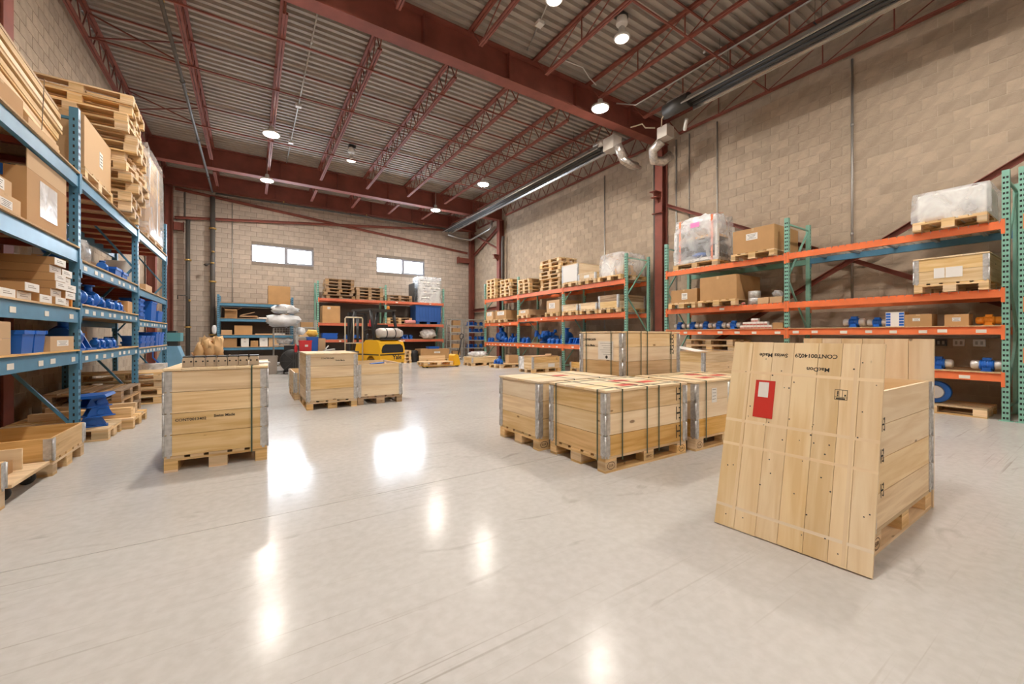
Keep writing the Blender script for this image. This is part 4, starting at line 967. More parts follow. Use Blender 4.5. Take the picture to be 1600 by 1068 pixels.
sack('pink_cloth', 9.33, 4.80, z, (.05, .04, .03), 'small pink cloth between the large carton and grey tins', 'cloth', PINK, 4)
o, z_ = crate(9.74, 1.57, 0, 2, 'two-collar pine crate with paper labels on the near rack second level', z=z, lid=True, group='crates on the right racks', woods=[PINE, PINE])
s_ = MB().lim(-.606, -.603, -.14, .04, .22, .38).lim(-.6062, -.603, .05, .17, .22, .38).obj('paper_label', PAPER, o)
# --- near rack, tag shelf
z = 1.385 + .0165
for k, y in enumerate((6.45, 6.08, 5.73, 5.39, 5.05)): motor(9.42, y, z, PI / 2, '%s blue motor from the left on the tag shelf by the red column' % ORD[k], s=.70, group='blue motors on the tag shelf')
REDBOX = plain('red_white_box', (.50, .16, .12), .6)
n = 0
for row in range(3):
    for k in range((9, 7, 2)[row]):
        t = thing('bearing_box', 'small white and red box, %s from left, %s row on the tag shelf' % (ORD[k], ('bottom', 'middle', 'top')[row]), 'box', (9.34, 4.82 - k * .074 - row * .06 - (.12 if row == 2 else 0), z + row * .075), 0, 'small white and red boxes')
        put(shared('bx', lambda: MB().lim(-.05, .05, -.034, .034, 0, .073).mesh('box_body', PAPER)), 'box_body', t); put(shared('bxr', lambda: MB().lim(-.052, -.05, -.034, .034, .002, .03).mesh('red_band', REDBOX)), 'red_band', t)
carton(9.40, 4.08, z, .2, .20, .12, 'small plain carton at the end of the white and red boxes', mat=KRAFT, group='small cartons on the tag shelf')
motor(9.42, 2.83, z, PI / 2, 'blue motor left of the blue patterned box on the tag shelf', s=.72, group='blue motors on the tag shelf, right bay'); motor(9.42, 2.50, z, PI / 2, 'blue motor touching the blue patterned box on the tag shelf', s=.62, group='blue motors on the tag shelf, right bay')
t = carton(9.42, 2.24, z, .26, .24, .25, 'white box with blue printed squares on the tag shelf', mat=KRAFT, tape=False)
MB().lim(-.132, -.13, -.12, .12, 0, .25).obj('white_panel', PAPER, t)
for c_ in (-.085, .085):
    for r_ in range(5): MB().lim(-.1335, -.132, c_ - .03, c_ + .03, .012 + r_ * .047, .048 + r_ * .047).obj('blue_square', BINBLUE, t)
carton(9.44, 1.95, z, .34, .32, .20, 'brown carton with pale label right of the blue patterned box', sticker=(.02, .11, .09, .05))
carton(9.44, 1.52, z, .30, .26, .18, 'brown carton left of the orange motor on the tag shelf', sticker=(0, .10, .09, .06))
motor(9.42, 1.20, z, PI / 2, 'orange motor at the right end of the tag shelf', MOTORORANGE, .60, group=None)
z = .69 + .0165
motor(9.45, 1.74, z, PI / 2, 'blue motor half hidden behind the upright lids on the lowest shelf', s=.72, group='blue motors on the lowest shelf'); motor(9.42, 1.22, z, PI / 2, 'blue motor beside the green upright on the lowest shelf', s=.74, group='blue motors on the lowest shelf')
pallet(9.66, 1.80, PI / 2, 'floor pallet beneath the lowest shelf of the near right rack', group='pallets on the near right rack')
t = thing('flange_motor', 'blue round flange motor standing on the floor pallet under the near rack', 'motor', (9.50, 1.78, .145))
MB().lathe([(.17, -.05), (.18, -.04), (.18, .04), (.14, .06), (.12, .2), (.06, .22)], 20, axis='X', c=(0, 0, .182)).obj('flange_body', CASTBLUE, t); MB().lathe([(.10, -.09), (.11, -.055), (.06, -.05)], 18, axis='X', c=(0, 0, .182)).obj('steel_ring', SILVER, t)
pallet_stack(9.72, 5.62, 0, PI / 2, 8, 'the pallet stack under the near right rack behind the pine crates', PALLET, .01)
# --- rack at the right edge
z = 1.78 + W_
pallet(9.74, .38, 0, 'pallet under the white rolls at the right edge', z=z, group='pallets on the right edge rack')
for k in range(4):
    tag(MB().lathe([(.02, 0), (.10, .004), (.105, .02), (.105, 1.08), (.10, 1.1), (.02, 1.104)], 16, axis='X').obj('film_roll', BAGW, None, (9.20, .66, z + .145 + .106 + k * .211)), '%s white film roll in the stack at the right edge' % ('bottom', 'second', 'third', 'top')[k], 'roll', 'white film rolls')
pallet(9.74, .36, 0, 'floor pallet under the rack at the right edge', group='pallets on the right edge rack')
# --- signs and sockets on the right wall
o = thing('arrow_sign', 'dark red sign with a white down arrow on the right wall behind the rack', 'sign', (RW + .02, 1.30, 1.93))
MB().lim(-.01, 0, -.16, .16, -.12, .12).obj('sign_plate', REDPAINT, o)
MB().prism([(0, -.10), (.08, 0), (.03, 0), (.03, .10), (-.03, .10), (-.03, 0), (-.08, 0)], -.014, -.0105, 'YZ').obj('white_arrow', WHITEPAINT, o)
for k, y in enumerate((1.92, 1.70, 1.46)):
    o = thing('wall_socket', '%s electrical box from the left on the right wall below the tag shelf' % ORD[k], 'socket', (RW + .02, y, 1.12), 0, 'electrical boxes behind the near rack')
    MB().lim(-.05, 0, -.07, .07, -.06, .06).obj('socket_plate', WHITEPAINT if k else DARKSTEEL, o)
    for a in (-.03, .03): MB().lim(-.054, -.0505, a - .015, a + .015, -.03, .03).obj('outlet', GREYSHELF, o)
pipe('wall_conduit', [(RW, 3.4, 1.22), (RW, .5, 1.22)], .015, GALV, 'level conduit joining the electrical boxes behind the near rack', 'conduit', 2)
# ================================================================ FAR RIGHT RACK LOADS
z = 2.92 + W_
pallet_stack(9.74, 15.88, z, 0, 6, 'the leftmost pallet stack on the far right rack', PALLET, .015)
pallet_stack(9.74, 14.68, z, 0, 5, 'the second pallet stack from the left on the far right rack', PALLET, .015)
pallet_stack(9.76, 13.30, z, 0, 4, 'the short stack right of the green upright on the far rack', PALLET, .015, jr=.015)
pallet_stack(9.74, 11.84, z, PI / 2, 8, 'the tall skewed pallet stack on the far right rack', PALLET, .05, jr=.06)
o, _ = crate(9.74, 10.49, 0, 3, 'tall three-collar crate beside the green upright on the far rack top', z=z, group='crates on the right racks', woods=[PINE_PALE] * 3)
MB().lim(-.606, -.603, -.38, .33, .16, .72).obj('paper_cover', PAPER, o)
o, _ = crate(9.74, 9.66, 0, 1, 'one-collar crate with pale label on the far rack top', z=z, lid=True, group='crates on the right racks'); MB().lim(-.606, -.603, -.12, .12, .19, .28).obj('paper_label', PAPER, o)
pallet(9.74, 8.70, 0, 'pallet under the film-wrapped load at the near end of the far rack', z=z, W=.94, group='pallets on the far right rack')
def goods(t):
    MB().lim(-.45, .40, -.05, .42, 0, .50).obj('white_carton', PAPER, t); MB().lim(-.40, .45, -.42, -.06, 0, .30).obj('brown_carton', KRAFT2, t); MB().lim(-.456, -.451, .0, .08, .36, .44).obj('yellow_label', YELLOW, t)
    MB().lim(-.2, .4, .0, .4, .505, .62).obj('kraft_parcel', KRAFT, t)
wrap('wrapped_load', 9.74, 8.70, z + .145, 1.1, .92, .68, 'film-wrapped cartons on the far rack top at its near end', goods, seed=9, jit=.7)
z = 1.82 + W_
for y, wd, hh, mt, lab in ((16.15, .66, .36, KRAFT2, 'tan carton'), (15.15, .95, .38, KRAFT, 'white-labelled carton')):
    pallet(9.74, y, 0, 'pallet under the %s in the farthest bay of the right rack' % lab, z=z, L=1.2, W=wd, group='pallets on the far right rack')
    carton(9.74, y, z + .145, 1.05, wd - .04, hh, lab + ' on a pallet in the farthest bay of the right rack', mat=mt, sticker=(0, .25, wd * .6, .16))
z = 1.94 + W_
def ld(y, wd, hh, lab, st=True, mt=None):
    pallet(9.74, y, 0, 'pallet under the ' + lab[:lab.index(' on ')] + ', far right rack', z=z, L=1.2, W=wd, group='pallets on the far right rack')
    carton(9.74, y, z + .145, 1.05, wd - .03, hh, lab, mat=mt or KRAFT2, sticker=(.05, hh * .55, wd * .45, hh * .45) if st else None)
ld(13.37, .75, .20, 'low pale carton on a pallet in the middle bay of the far rack')
ld(11.50, .75, .44, 'tall pale carton on a pallet in the middle bay of the far rack')
crate(9.74, 10.49, 0, 1, 'one-collar crate, left of three on the far rack second level', z=z, lid=True, group='crates on the right racks')
crate(9.74, 9.60, 0, 1, 'one-collar crate, middle of three on the far rack second level', z=z, lid=True, group='crates on the right racks')
crate(9.74, 8.72, 0, 2, 'two-collar crate, right of three on the far rack second level', z=z, lid=False, group='crates on the right racks', woods=[PINE, OLDPALLET])
z = .93 + .0165

ef = 9.25
cast_row((3, 3), 16.50, -1, ef, 1, z, 'on the low shelf by the corner upright', 1.1)
casting(0, 9.62, 15.75, z, .1, 'large round blue casting in the farthest bay of the right rack', 1.75)
cast_row((0, 3, 1, 3), 15.40, -1, ef, 1, z, 'right of the large round casting', 1.1)
cast_row((0, 0, 1), 15.35, -1, 9.72, 1, z, 'in the rear row of the farthest bay', 1.1)
cast_row((3, 3), 13.70, -1, ef, 1, z, 'left of the spiky clusters', 1.2)
casting(2, 9.74, 12.62, z, .3, 'big spiky cluster of blue arms on the far right rack', 1.35)
cast_row((3, 3, 3, 3), 12.0, -1, ef, 1, z, 'right of the big spiky cluster', 1.1)
casting(0, 9.92, 11.55, z, .05, 'tall blue casting standing behind the small ones, far right rack', 1.55)
cast_row((1, 1, 3, 1), 10.86, -1, ef, 1, z, 'on the nearest bay low shelf', 1.2)
cast_row((1, 0, 1), 10.84, -1, 9.82, 1, z, 'in the rear row of the nearest bay', 1.1)
casting(2, 9.72, 9.05, z, .3, 'spiky blue cluster behind the tallest pine crate', 1.15)
# ================================================================ LEFT BLUE RACK
lr = rack('pallet_rack', 'tall blue rack with red-barred shelves along the left wall', (-1.65, 3.5, 0), PI / 2, [0, 3.08, 5.94, 8.78], .91, 3.84,
  [[(3.09, 'red', 0, .15), (2.24, 'red', 0, .16), (1.545, 'pine', 5, .15), (1.075, 'pine', 7, .14)],
   [(3.09, 'red', 0, .13), (2.11, 'red', 8, .12), (1.60, 'pine', 9, .12), (1.05, 'pine', 8, .12)],
   [(3.09, 'red', 0, .13), (2.08, 'red', 0, .12), (1.52, 'pine', 9, .11), (1.02, 'pine', 9, .10)]], BLUE, BLUE)
LS = .0165
def lz(t): return t + LS
# --- top level: lumber over cartons, pallet with carton, skewed pallet stack, wrapped load
z = lz(3.09)
R = random.Random(21)
for k, (y, sy, h_) in enumerate(((4.15, .7, .30), (4.95, .72, .20), (5.75, .68, .11))):
    carton(-2.05, y, z, .74, sy, h_, '%s carton from the camera under the lumber on the blue rack top' % ORD[k], mat=KRAFT2 if k != 1 else KRAFT, group='cartons under the lumber')
lum = thing('lumber_bundle', 'tied bundle of long pine boards lying on cartons on the blue rack top', 'lumber', (-2.11, 5.0, z + .275), (-.115, 0, 0))
zz = 0
for row in range(9):
    th = (.035, .05, .022, .06, .03, .05, .022, .06, .03)[row]; nb = 5 if row % 2 else 4
    for k in range(nb):
        wd = .71 / nb; piece('plank', lum, (PINE_PALE, PINE, PALLET)[(row + k) % 3], -.355 + wd * (k + .5) + R.uniform(-.012, .012), R.uniform(-.05, .05), .02 + zz + th / 2, wd - .026, 2.82, th - .003)
    zz += th + .018
for y in (-.9, .9): MB().lim(-.37, .37, y - .004, y + .004, .012, .016).lim(-.37, -.366, y - .004, y + .004, .016, zz + .03).lim(.366, .37, y - .004, y + .004, .016, zz + .03).lim(-.37, .37, y - .004, y + .004, zz + .03, zz + .034).obj('twine', TWINE, lum)
pallet(-2.12, 7.32, 0, 'pallet under the large carton behind the first blue upright, rack top', z=z, L=.95, W=1.15, group='pallets on the left rack')
carton(-2.09, 7.32, z + .145, .86, 1.08, .62, 'large brown carton on a pallet behind the first blue upright, rack top', mat=KRAFT2, sticker=(.1, .3, .14, .2), face='+x')
pallet_stack(-2.10, 8.62, z, 0, 12, 'the tall skewed pallet stack on top of the blue rack', PALLET, .05, parts=True, jr=.08, W=.95)
pallet(-2.12, 11.3, PI / 2, 'pallet under the tall wrapped load at the far end of the blue rack top', z=z, W=.85, L=1.6, group='pallets on the left rack')
def tall(t):
    MB().lim(-.36, .36, -.79, .79, 0, .95).obj('lower_carton', KRAFT, t)
    c = MB()
    for k in range(4): c.lim(-.35, .35, -.78, .78, .955 + k * .19, 1.14 + k * .19)
    c.obj('crate_boards', PINE_DARK, t); MB().lim(.375, .385, -.5, -.42, .9, 1.6).lim(.375, .385, .3, .36, .1, 1.6).obj('corner_plate', ZINC, t)
wrap('wrapped_load', -2.10, 11.3, z + .145, .84, 1.70, 1.76, 'tall carton and crate load wrapped in white film, far end of blue rack top', tall, mat=FILM, seed=15, jit=.4)
# --- second level
z = lz(2.24)
carton(-1.95, 5.0, z, .55, .50, .15, 'lower of two flat labelled cartons at the left edge of the photo', mat=KRAFT2, sticker=(0, .07, .2, .07), face='+x', group='flat cartons at the left edge')
carton(-1.97, 5.0, z + .151, .50, .46, .15, 'upper of two flat labelled cartons at the left edge of the photo', mat=KRAFT2, sticker=(0, .09, .2, .09), face='+x', group='flat cartons at the left edge')
bx = thing('open_carton', 'large open carton with raised flap and clear pouch on the blue rack', 'box', (-2.08, 5.84, z), 0)
b = MB(); b.lim(-.40, .40, -.46, .46, 0, .006); b.lim(-.40, -.394, -.46, .46, .006, .50); b.lim(.394, .40, -.46, .46, .006, .50); b.lim(-.394, .394, -.46, -.454, .006, .50); b.lim(-.394, .394, .454, .46, .006, .50); b.obj('box_body', KRAFT, bx)
MB().lim(.394, .40, -.455, .455, .502, .67).obj('flap', KRAFT2, bx, (0, 0, 0)); MB().bar((-.40, 0, .505), (-.44, 0, .62), .9, .006).obj('flap', KRAFT, bx)
MB().lim(.401, .404, -.2, .2, .12, .46).obj('clear_pouch', FILMW, bx); MB().lim(.18, .26, -.463, -.461, .40, .50).obj('blue_tape', BINBLUE, bx)
z = lz(2.11)
sack('clear_bag', -1.95, 7.45, z, (.2, .28, .19), 'clear plastic bag on the second level behind the first blue upright', 'bag', FILM, 12)
casting(0, -1.88, 6.85, z, .05, 'dark blue casting beside the clear bag on the blue rack', 1.1, group='blue castings beside the bag'); casting(3, -1.8, 8.1, z, .1, 'small blue casting right of the clear bag', 1.0, group='blue castings beside the bag')
carton(-2.27, 8.55, z, .5, .7, .24, 'low brown carton behind blue boxes on the second level', mat=KRAFT)
bin_box(-1.80, 8.42, z, .22, .34, .14, 'blue box in front of the low brown carton', BINBLUE, group='blue boxes on the second level'); bin_box(-1.80, 8.80, z, .22, .3, .12, 'blue box nearest the second blue upright', BINBLUE, group='blue boxes on the second level')
z = lz(2.08)
carton(-1.95, 9.95, z, .4, .35, .48, 'white carton behind the second blue upright', mat=PAPER); carton(-1.95, 10.8, z, .45, .6, .16, 'flat carton in the farthest bay of the blue rack', mat=KRAFT2)
sack('foam_sheet', -2.3, 11.6, z, (.12, .42, .36), 'pale foam sheet leaning in the farthest bay of the blue rack', 'foam', KRAFT2, 13, .1)
# --- flat white-ended boxes
z = lz(1.545)
def flat_box(x, y, zz, sx, sy, sz, lab):
    t = thing('flat_box', lab, 'box', (x, y, zz), R.uniform(-.015, .015), 'flat boxes with white ends')
    put(shared(('fb', sx, sy, sz), lambda: MB().lim(-sx / 2, sx / 2, -sy / 2, sy / 2, 0, sz).mesh('box_body', KRAFT)), 'box_body', t)
    put(shared(('fe', sx, sy, sz), lambda: MB().lim(sx / 2, sx / 2 + .004, -sy / 2, sy / 2, .002, sz - .002).mesh('white_end', PAPER)), 'white_end', t)
    put(shared(('fl', sx, sy, sz), lambda: MB().lim(sx / 2 + .004, sx / 2 + .005, -sy * .3, sy * .25, sz * .4, sz * .5).lim(sx / 2 + .004, sx / 2 + .005, -sy * .3, sy * .1, sz * .62, sz * .7).mesh('print_line', GREYBIN)), 'print_line', t)
cols = [('fourth', 5.335, 2), ('third', 5.64, 1), ('second', 5.94, 6), ('first', 6.24, 5)]
for nm, y, n in cols:
    for k in range(n): flat_box(-1.97 + R.uniform(-.03, .04), y, z + k * .078, .62, .27, .075, 'flat white-ended box, %s from the bottom, %s column left of the blue upright' % (ORD[k], nm))
for k in range(3): flat_box(-1.97, 4.42 + .29 * k, z, .60, .26, .075, 'flat white-ended box on the shelf under the open carton, %s from the left' % ORD[k])
oc = thing('open_carton', 'empty open carton with tilted flap on the shelf of flat boxes', 'box', (-2.08, 4.78, z + .078), .0)
b = MB(); b.lim(-.30, .30, -.36, .36, 0, .006); b.lim(-.30, -.294, -.36, .36, .006, .36); b.lim(-.294, .30, -.36, -.354, .006, .36); b.lim(-.294, .30, .354, .36, .006, .40); b.obj('box_body', KRAFT, oc); MB().bar((-.29, 0, .36), (-.2, 0, .42), .7, .005).obj('flap', KRAFT2, oc); MB().bar((.29, .362, .01), (.29, .362, .38), .006, .02).obj('white_edge', PAPER, oc)
piece_o = carton(-1.72, 6.46, z, .08, .04, .18, 'small orange card divider at the shelf end by the first blue upright', mat=plain('orange_card', (.75, .33, .06), .7), tape=False)
z = lz(1.60)
LE = -1.66
cast_row((0, 0, 3, 0, 3, 3, 3, 3, 3, 3), 6.68, 1, LE, -1, z, 'in the front row, third level, middle bay', .78, ymax=8.9)
cast_row((0, 0, 0, 0, 0, 0), 6.70, 1, -2.05, -1, z, 'in the rear row, third level, middle bay', .9, ymax=8.9)
carton(-1.95, 9.15, z, .5, .3, .20, 'orange-brown carton by the second blue upright on the third level')
z = lz(1.52)
for k in range(4): bin_box(-1.80, 9.85 + .0 * k, z + k * .095, .26, .36, .09, 'blue tray, %s from the bottom, stacked behind the second blue upright' % ORD[k], BINBLUE, name='plastic_tray', group='blue trays on the blue rack')
bin_box(-1.85, 10.85, z, .4, .5, .39, 'tall blue bin in the farthest bay of the blue rack', BINBLUE, group='tall blue bins'); bin_box(-1.85, 11.7, z, .35, .5, .24, 'wide blue bin near the last blue upright', BINBLUE, group='tall blue bins')
cast_row((3, 3), 10.10, 1, LE, -1, z, 'between the blue trays and tall bin', .9)
# --- fourth level
z = lz(1.075)
for k in range(2): carton(-1.88, 4.83, z + k * .135, .46, .34, .134, '%s of two pale cartons at the left edge of the fourth level' % ('lower', 'upper')[k], mat=KRAFT2, group='pale cartons on the fourth level')
for k in range(2): bin_box(-1.82, 5.32 + .24 * k, z, .34, .22, .20, '%s of the two blue tubs on the fourth level of the blue rack' % ('left', 'right')[k], BINBLUE, group='blue tubs')
carton(-1.86, 6.05, z, .44, .62, .15, 'long pale carton right of the two blue tubs', mat=KRAFT2, sticker=(0, .08, .3, .06), face='+x')
cast_row((1, 0, 1, 0), 4.75, 1, -2.13, -1, z, 'in the shadowed rear of the fourth level, nearest bay', .85)
z = lz(1.05)
cast_row((0, 1), 6.70, 1, LE, -1, z, 'at the front of the fourth level, middle bay', 1.15)
cast_row((3, 3, 3, 3, 3), 7.6, 1, LE, -1, z, 'in the small row of the fourth level', .75)
carton(-2.3, 8.35, z, .3, 1.1, .24, 'long brown carton behind small castings on the fourth level', mat=KRAFT)
z = lz(1.02)
for k in range(3):
    for j in range(2): bin_box(-1.78, 9.85 + .42 * k, z + j * .105, .26, .38, .10, 'blue tray, %s row, %s from the camera, farthest bay fourth level' % (('lower', 'upper')[j], ORD[k]), BINBLUE, name='plastic_tray', group='blue trays on the fourth level')
for k in range(3): bin_box(-1.80, 11.2 + .3 * k, z, .3, .27, .28, '%s tall blue tub from the camera by the last blue upright' % ORD[k], BINBLUE, group='tall blue tubs, fourth level')
cast_row((3, 3, 3), 9.8, 1, -2.05, -1, z, 'in the dark rear of the farthest bay', 1.0)
# --- floor beneath and in front of the left rack
g, zg = crate(-2.08, 5.63, 0, 1, 'one-collar empty crate on a pallet in front of the nearest blue bay', lid=False, woods=[PINE_DARK], group='low crates by the blue rack')
crate(-2.10, 4.06, 0, 1, 'one-collar crate cut off by the bottom left edge of the photo', lid=False, woods=[PALLET], group='low crates by the blue rack')
d = thing('wheeled_dolly', 'low wooden dolly on black casters between two low crates', 'dolly', (-1.98, 4.83, 0))
MB().lim(-.50, .50, -.33, .34, .125, .150).obj('platform', PALLET, d)
for sx in (-.38, .40):
    for sy in (-.2, .22):
        w_ = MB().lathe([(.03, -.022), (.052, -.02), (.055, 0), (.052, .02), (.03, .022)], 16, axis='Y', c=(sx, sy, .055)).obj('caster_wheel', RUBBER_SHADE, d); MB().lim(sx - .03, sx + .03, sy - .03, sy - .025, .05, .124).lim(sx - .03, sx + .03, sy + .025, sy + .03, .05, .124).lim(sx - .04, sx + .04, sy - .04, sy + .04, .12, .1245).obj('caster_fork', DARKSTEEL, w_)
carton(-1.72, 4.78, .1505, .22, .26, .10, 'small brown carton lying on the wheeled dolly', mat=KRAFT)
o = tag(MB().lim(-.22, .22, -.009, .009, 0, .17).obj('plywood_offcut', PINE_PALE, None, (-1.80, 4.98, .1505)), 'pale plywood offcut standing on the wheeled dolly', 'board')
pallet(-2.03, 6.96, .0, 'pallet carrying blue cradle plates beside the first blue upright', W=.6, group='floor pallets by the blue rack')
for k in range(3):
    casting(1, -1.62 + .04 * (k % 2), 6.90 + .03 * (k % 3), .1455 + .115 * k, .2 + .33 * k, '%s blue cradle plate from the bottom in the pile by the first blue upright' % ORD[k]  , .62, group='piled blue cradle plates')
tag(MB().prism([(-.02, 0), (.30, .02), (.28, .05), (-.02, .03)], -.2, .2, 'XZ').obj('blue_plate', CASTBLUE, None, (-1.75, 6.90, .492)), 'flat blue plate topping the pile of cradle plates', 'plate')
pallet(-1.92, 7.70, -.01, 'pale floor pallet with timber offcuts between the first two blue uprights', group='floor pallets by the blue rack')
for k, (y, h_, L_) in enumerate(((7.44, .13, .7), (7.68, .09, 1.0), (7.92, .13, .9))):
    tag(MB().lim(-L_ / 2, L_ / 2, -.05, .05, 0, h_).obj('timber_offcut', PALLET, None, (-1.36 - L_ / 2 - .02 * k, y, .1455), (0, 0, -.03)), '%s timber offcut from the camera on the pale floor pallet' % ORD[k], 'timber', 'timber offcuts on the floor pallet')
pallet_stack(-2.0, 8.74, 0, PI / 2, 3, 'the low dark stack under the middle bay of the blue rack', OLDPALLET, .015, jr=.01)
pallet_stack(-1.98, 10.15, 0, .06, 4, 'the floor stack beside the second blue upright', PALLET, .05, parts=False)
pallet_stack(-1.82, 11.25, 0, -.05, 3, 'the floor stack near the last blue upright', PALLET, .06, parts=False)
tag(MB().lim(-.22, .22, -.2, .2, 0, .22).obj('card_roll_box', FILMW, None, (-1.75, 11.3, .4345)), 'white wrapped parcel on the floor stack near the last blue upright', 'parcel')
for k in range(3): tag(MB().lim(-.05, .05, -.6, .6, 0, .10).obj('timber_beam', OLDPALLET, None, (-2.72, 7.0, .001 + .101 * k)), '%s dark timber from the floor behind the blue rack near the wall' % ORD[k], 'timber', 'dark timbers behind the blue rack')
# ================================================================ BACK WALL RACKS
BK = rack('pallet_rack', 'two-bay rack with faded orange beams under the right window', (2.43, 19.15, 0), 0, [0, 2.90, 5.82], 1.0, 3.62, [[(2.88, 'wire', 0), (1.80, 'wood', 0), (1.06, 'wood', 2)], [(2.88, 'wire', 2), (1.80, 'wood', 0), (1.06, 'wood', 1)]], GREEN, ORANGEFAR, .11)
ADDEDDARK = plain('added_dark_sheet', (.10, .08, .07), .8)
for k in range(2): MB().lim(.06 + 2.91 * k, 2.84 + 2.92 * k, 1.012, 1.022, .12, 2.74).obj('dark_back_sheet', ADDEDDARK, BK)  # flat dark sheets added to darken the area behind the shelves
z = 2.88 + W_
pallet_stack(3.35, 19.65, z, 0, 6, 'the left stack on the back rack', OLDPALLET, .05, jr=.06)
pallet_stack(4.64, 19.65, z, .0, 4, 'the middle stack on the back rack', OLDPALLET, .015, jr=.01)
pallet_stack(6.05, 19.65, z, 0, 2, 'the low stack on the back rack right of the middle upright', OLDPALLET, .03, jr=.05)
tag(MB().lim(-.015, .015, -.4, .4, 0, .95).obj('dark_board', DARKSTEEL, None, (6.76, 19.7, z)), 'dark upright board left of the wrapped trays on the back rack', 'board')
TRAYGREY = plain('tray_grey', (.50, .49, .48), .5)
def trays(t):
    for k in range(9): MB().lim(-.56, .56, -.36, .36, .10 + k * .125, .19 + k * .125).obj('tray', PAPER if k % 2 else TRAYGREY, t)
    MB().lim(-.6, .6, -.4, .4, 0, .09).obj('pallet_base', WHITEPAINT, t); MB().lim(-.03, .06, -.368, -.361, .66, .82).obj('label_sheet', PAPER, t)
wrap('wrapped_trays', 7.55, 19.65, z, 1.24, .84, 1.30, 'tall film-wrapped stack of white trays on the back rack', trays, seed=12, jit=.3)
z = 1.80 + .0165
carton(2.98, 19.6, z, .72, .7, .74, 'tall brown carton at the left end of the back rack', sticker=(-.1, .64, .12, .1), face='-y')
pallet_stack(6.05, 19.70, z, 0, 2, 'the pale pair on the back rack second level', PALLET, .01)
tag(MB().lathe([(.05, -.26), (.085, -.25), (.09, .25), (.05, .26)], 14, axis='X').obj('foam_roll', PINK, None, (6.50, 19.155, z + .0905)), 'pink foam roll lying left of the blue plastic crate', 'roll')
t = thing('plastic_crate', 'large ribbed blue plastic crate on the second level of the back rack', 'crate', (7.47, 19.62, z))
m = MB(); m.lim(-.66, .66, -.40, .40, .12, .15).lim(-.66, -.63, -.40, .40, .15, .88).lim(.63, .66, -.40, .40, .15, .88).lim(-.63, .63, -.40, -.37, .15, .88).lim(-.63, .63, .37, .40, .15, .88); m.obj('crate_wall', CRATEBLUE, t)
m = MB()
for k in range(9): m.lim(-.62 + k * .155 - .012, -.62 + k * .155 + .012, -.418, -.4005, .16, .82)
for q in (.35, .6): m.lim(-.65, .65, -.422, -.4185, q - .02, q + .02)
stuff(m.obj('rib_grid', CRATEBLUE, t)); MB().lim(-.69, .69, -.43, .43, .88, .93).obj('rim', CRATEBLUE, t)
for x in (-.55, 0, .55): MB().lim(x - .08, x + .08, -.38, .38, 0, .119).obj('runner', CRATEBLUE, t)
z = 1.06 + .0165
for k in range(4): tag(MB().lim(-.30, .30, -.2, .2, 0, .055).lim(-.32, .32, -.22, .22, .055, .068).obj('blue_bin_lid', BINBLUE, None, (2.9 + .02 * (k % 2), 19.4, z + k * .0685)), '%s folded blue bin from the bottom, left end of the back rack' % ORD[k], 'bin', 'folded blue bins')
for k, x in enumerate((3.6, 4.0, 4.4, 5.6, 5.95, 6.3, 6.6)): casting((3, 1)[k % 2], x, 19.4, z, .3 * k, '%s blue casting from the left on the lowest shelf of the back rack' % ORD[k], 1.1, group='blue castings on the back rack')
sack('clear_bag', 7.55, 19.5, z, (.42, .26, .24), 'clear bag bulging on the lowest shelf of the back rack', 'bag', FILMW, 17, .35)
pallet_stack(5.84, 18.5, 0, PI / 2, 4, 'the small stack on the floor right of the forklift', PALLET, .01, W=.6)
t = thing('cable_drum', 'dark ribbed drum between the pallet stack and big carton', 'drum', (6.43, 18.45, 0)); MB().lathe([(.20, .0), (.22, .05), (.20, .10), (.22, .15), (.20, .25), (.22, .3), (.20, .4), (.21, .5), (.16, .55)], 18).obj('drum_body', BLACK, t)
pallet(7.42, 18.62, 0, 'pallet under the big brown carton below the back rack', W=.8, L=1.5, group='floor pallets at the back')
carton(7.42, 18.62, .145, 1.45, .78, .46, 'big brown carton on the floor below the back rack', sticker=(.1, .3, .3, .08), face='-y')
bin_box(7.45, 18.62, .606, .55, .36, .10, 'blue tray lying on the big brown carton', BINBLUE, name='plastic_tray')
# pallet jack with load
pj = thing('pallet_jack', 'yellow pallet jack with black handle carrying a low pine pallet', 'pallet jack', (6.9, 15.05, 0), .02)
for y in (-.2, .2): MB().lim(-1.35, -.05, y - .08, y + .08, .05, .085).obj('fork', YELLOW, pj)
MB().prism([(-.08, .05), (.16, .05), (.20, .12), (.10, .48), (-.02, .50), (-.08, .44)], -.26, .26, 'XZ').obj('front_body', YELLOW, pj)
MB().tube((.16, -.05, .09), (.16, .05, .09), .09, 14).obj('steer_wheel', RUBBER_SHADE, pj); MB().path([(.14, 0, .15), (.30, 0, .75), (.36, 0, 1.10)], .028, 8).obj('handle_shaft', BLACK, pj)
MB().path([(.36, 0, 1.08), (.37, -.14, 1.16), (.39, -.15, 1.28), (.40, 0, 1.33), (.39, .15, 1.28), (.37, .14, 1.16), (.36, 0, 1.08)], .018, 8).obj('handle_grip', BLACK, pj)
for y in (-.2, .2): MB().tube((-1.2, y - .04, .0401), (-1.2, y + .04, .0401), .04, 12).obj('load_wheel', RUBBER_SHADE, pj)
pallet(6.12, 15.05, 0, 'low pallet with a cracked front board on the pallet jack', z=.088, group='floor pallets at the back')
tag(MB().lim(-.55, .55, -.012, .012, 0, .22).obj('collar_board', PINE, None, (6.12, 15.35, .234)), 'pine collar board standing on the pallet jack load', 'board')
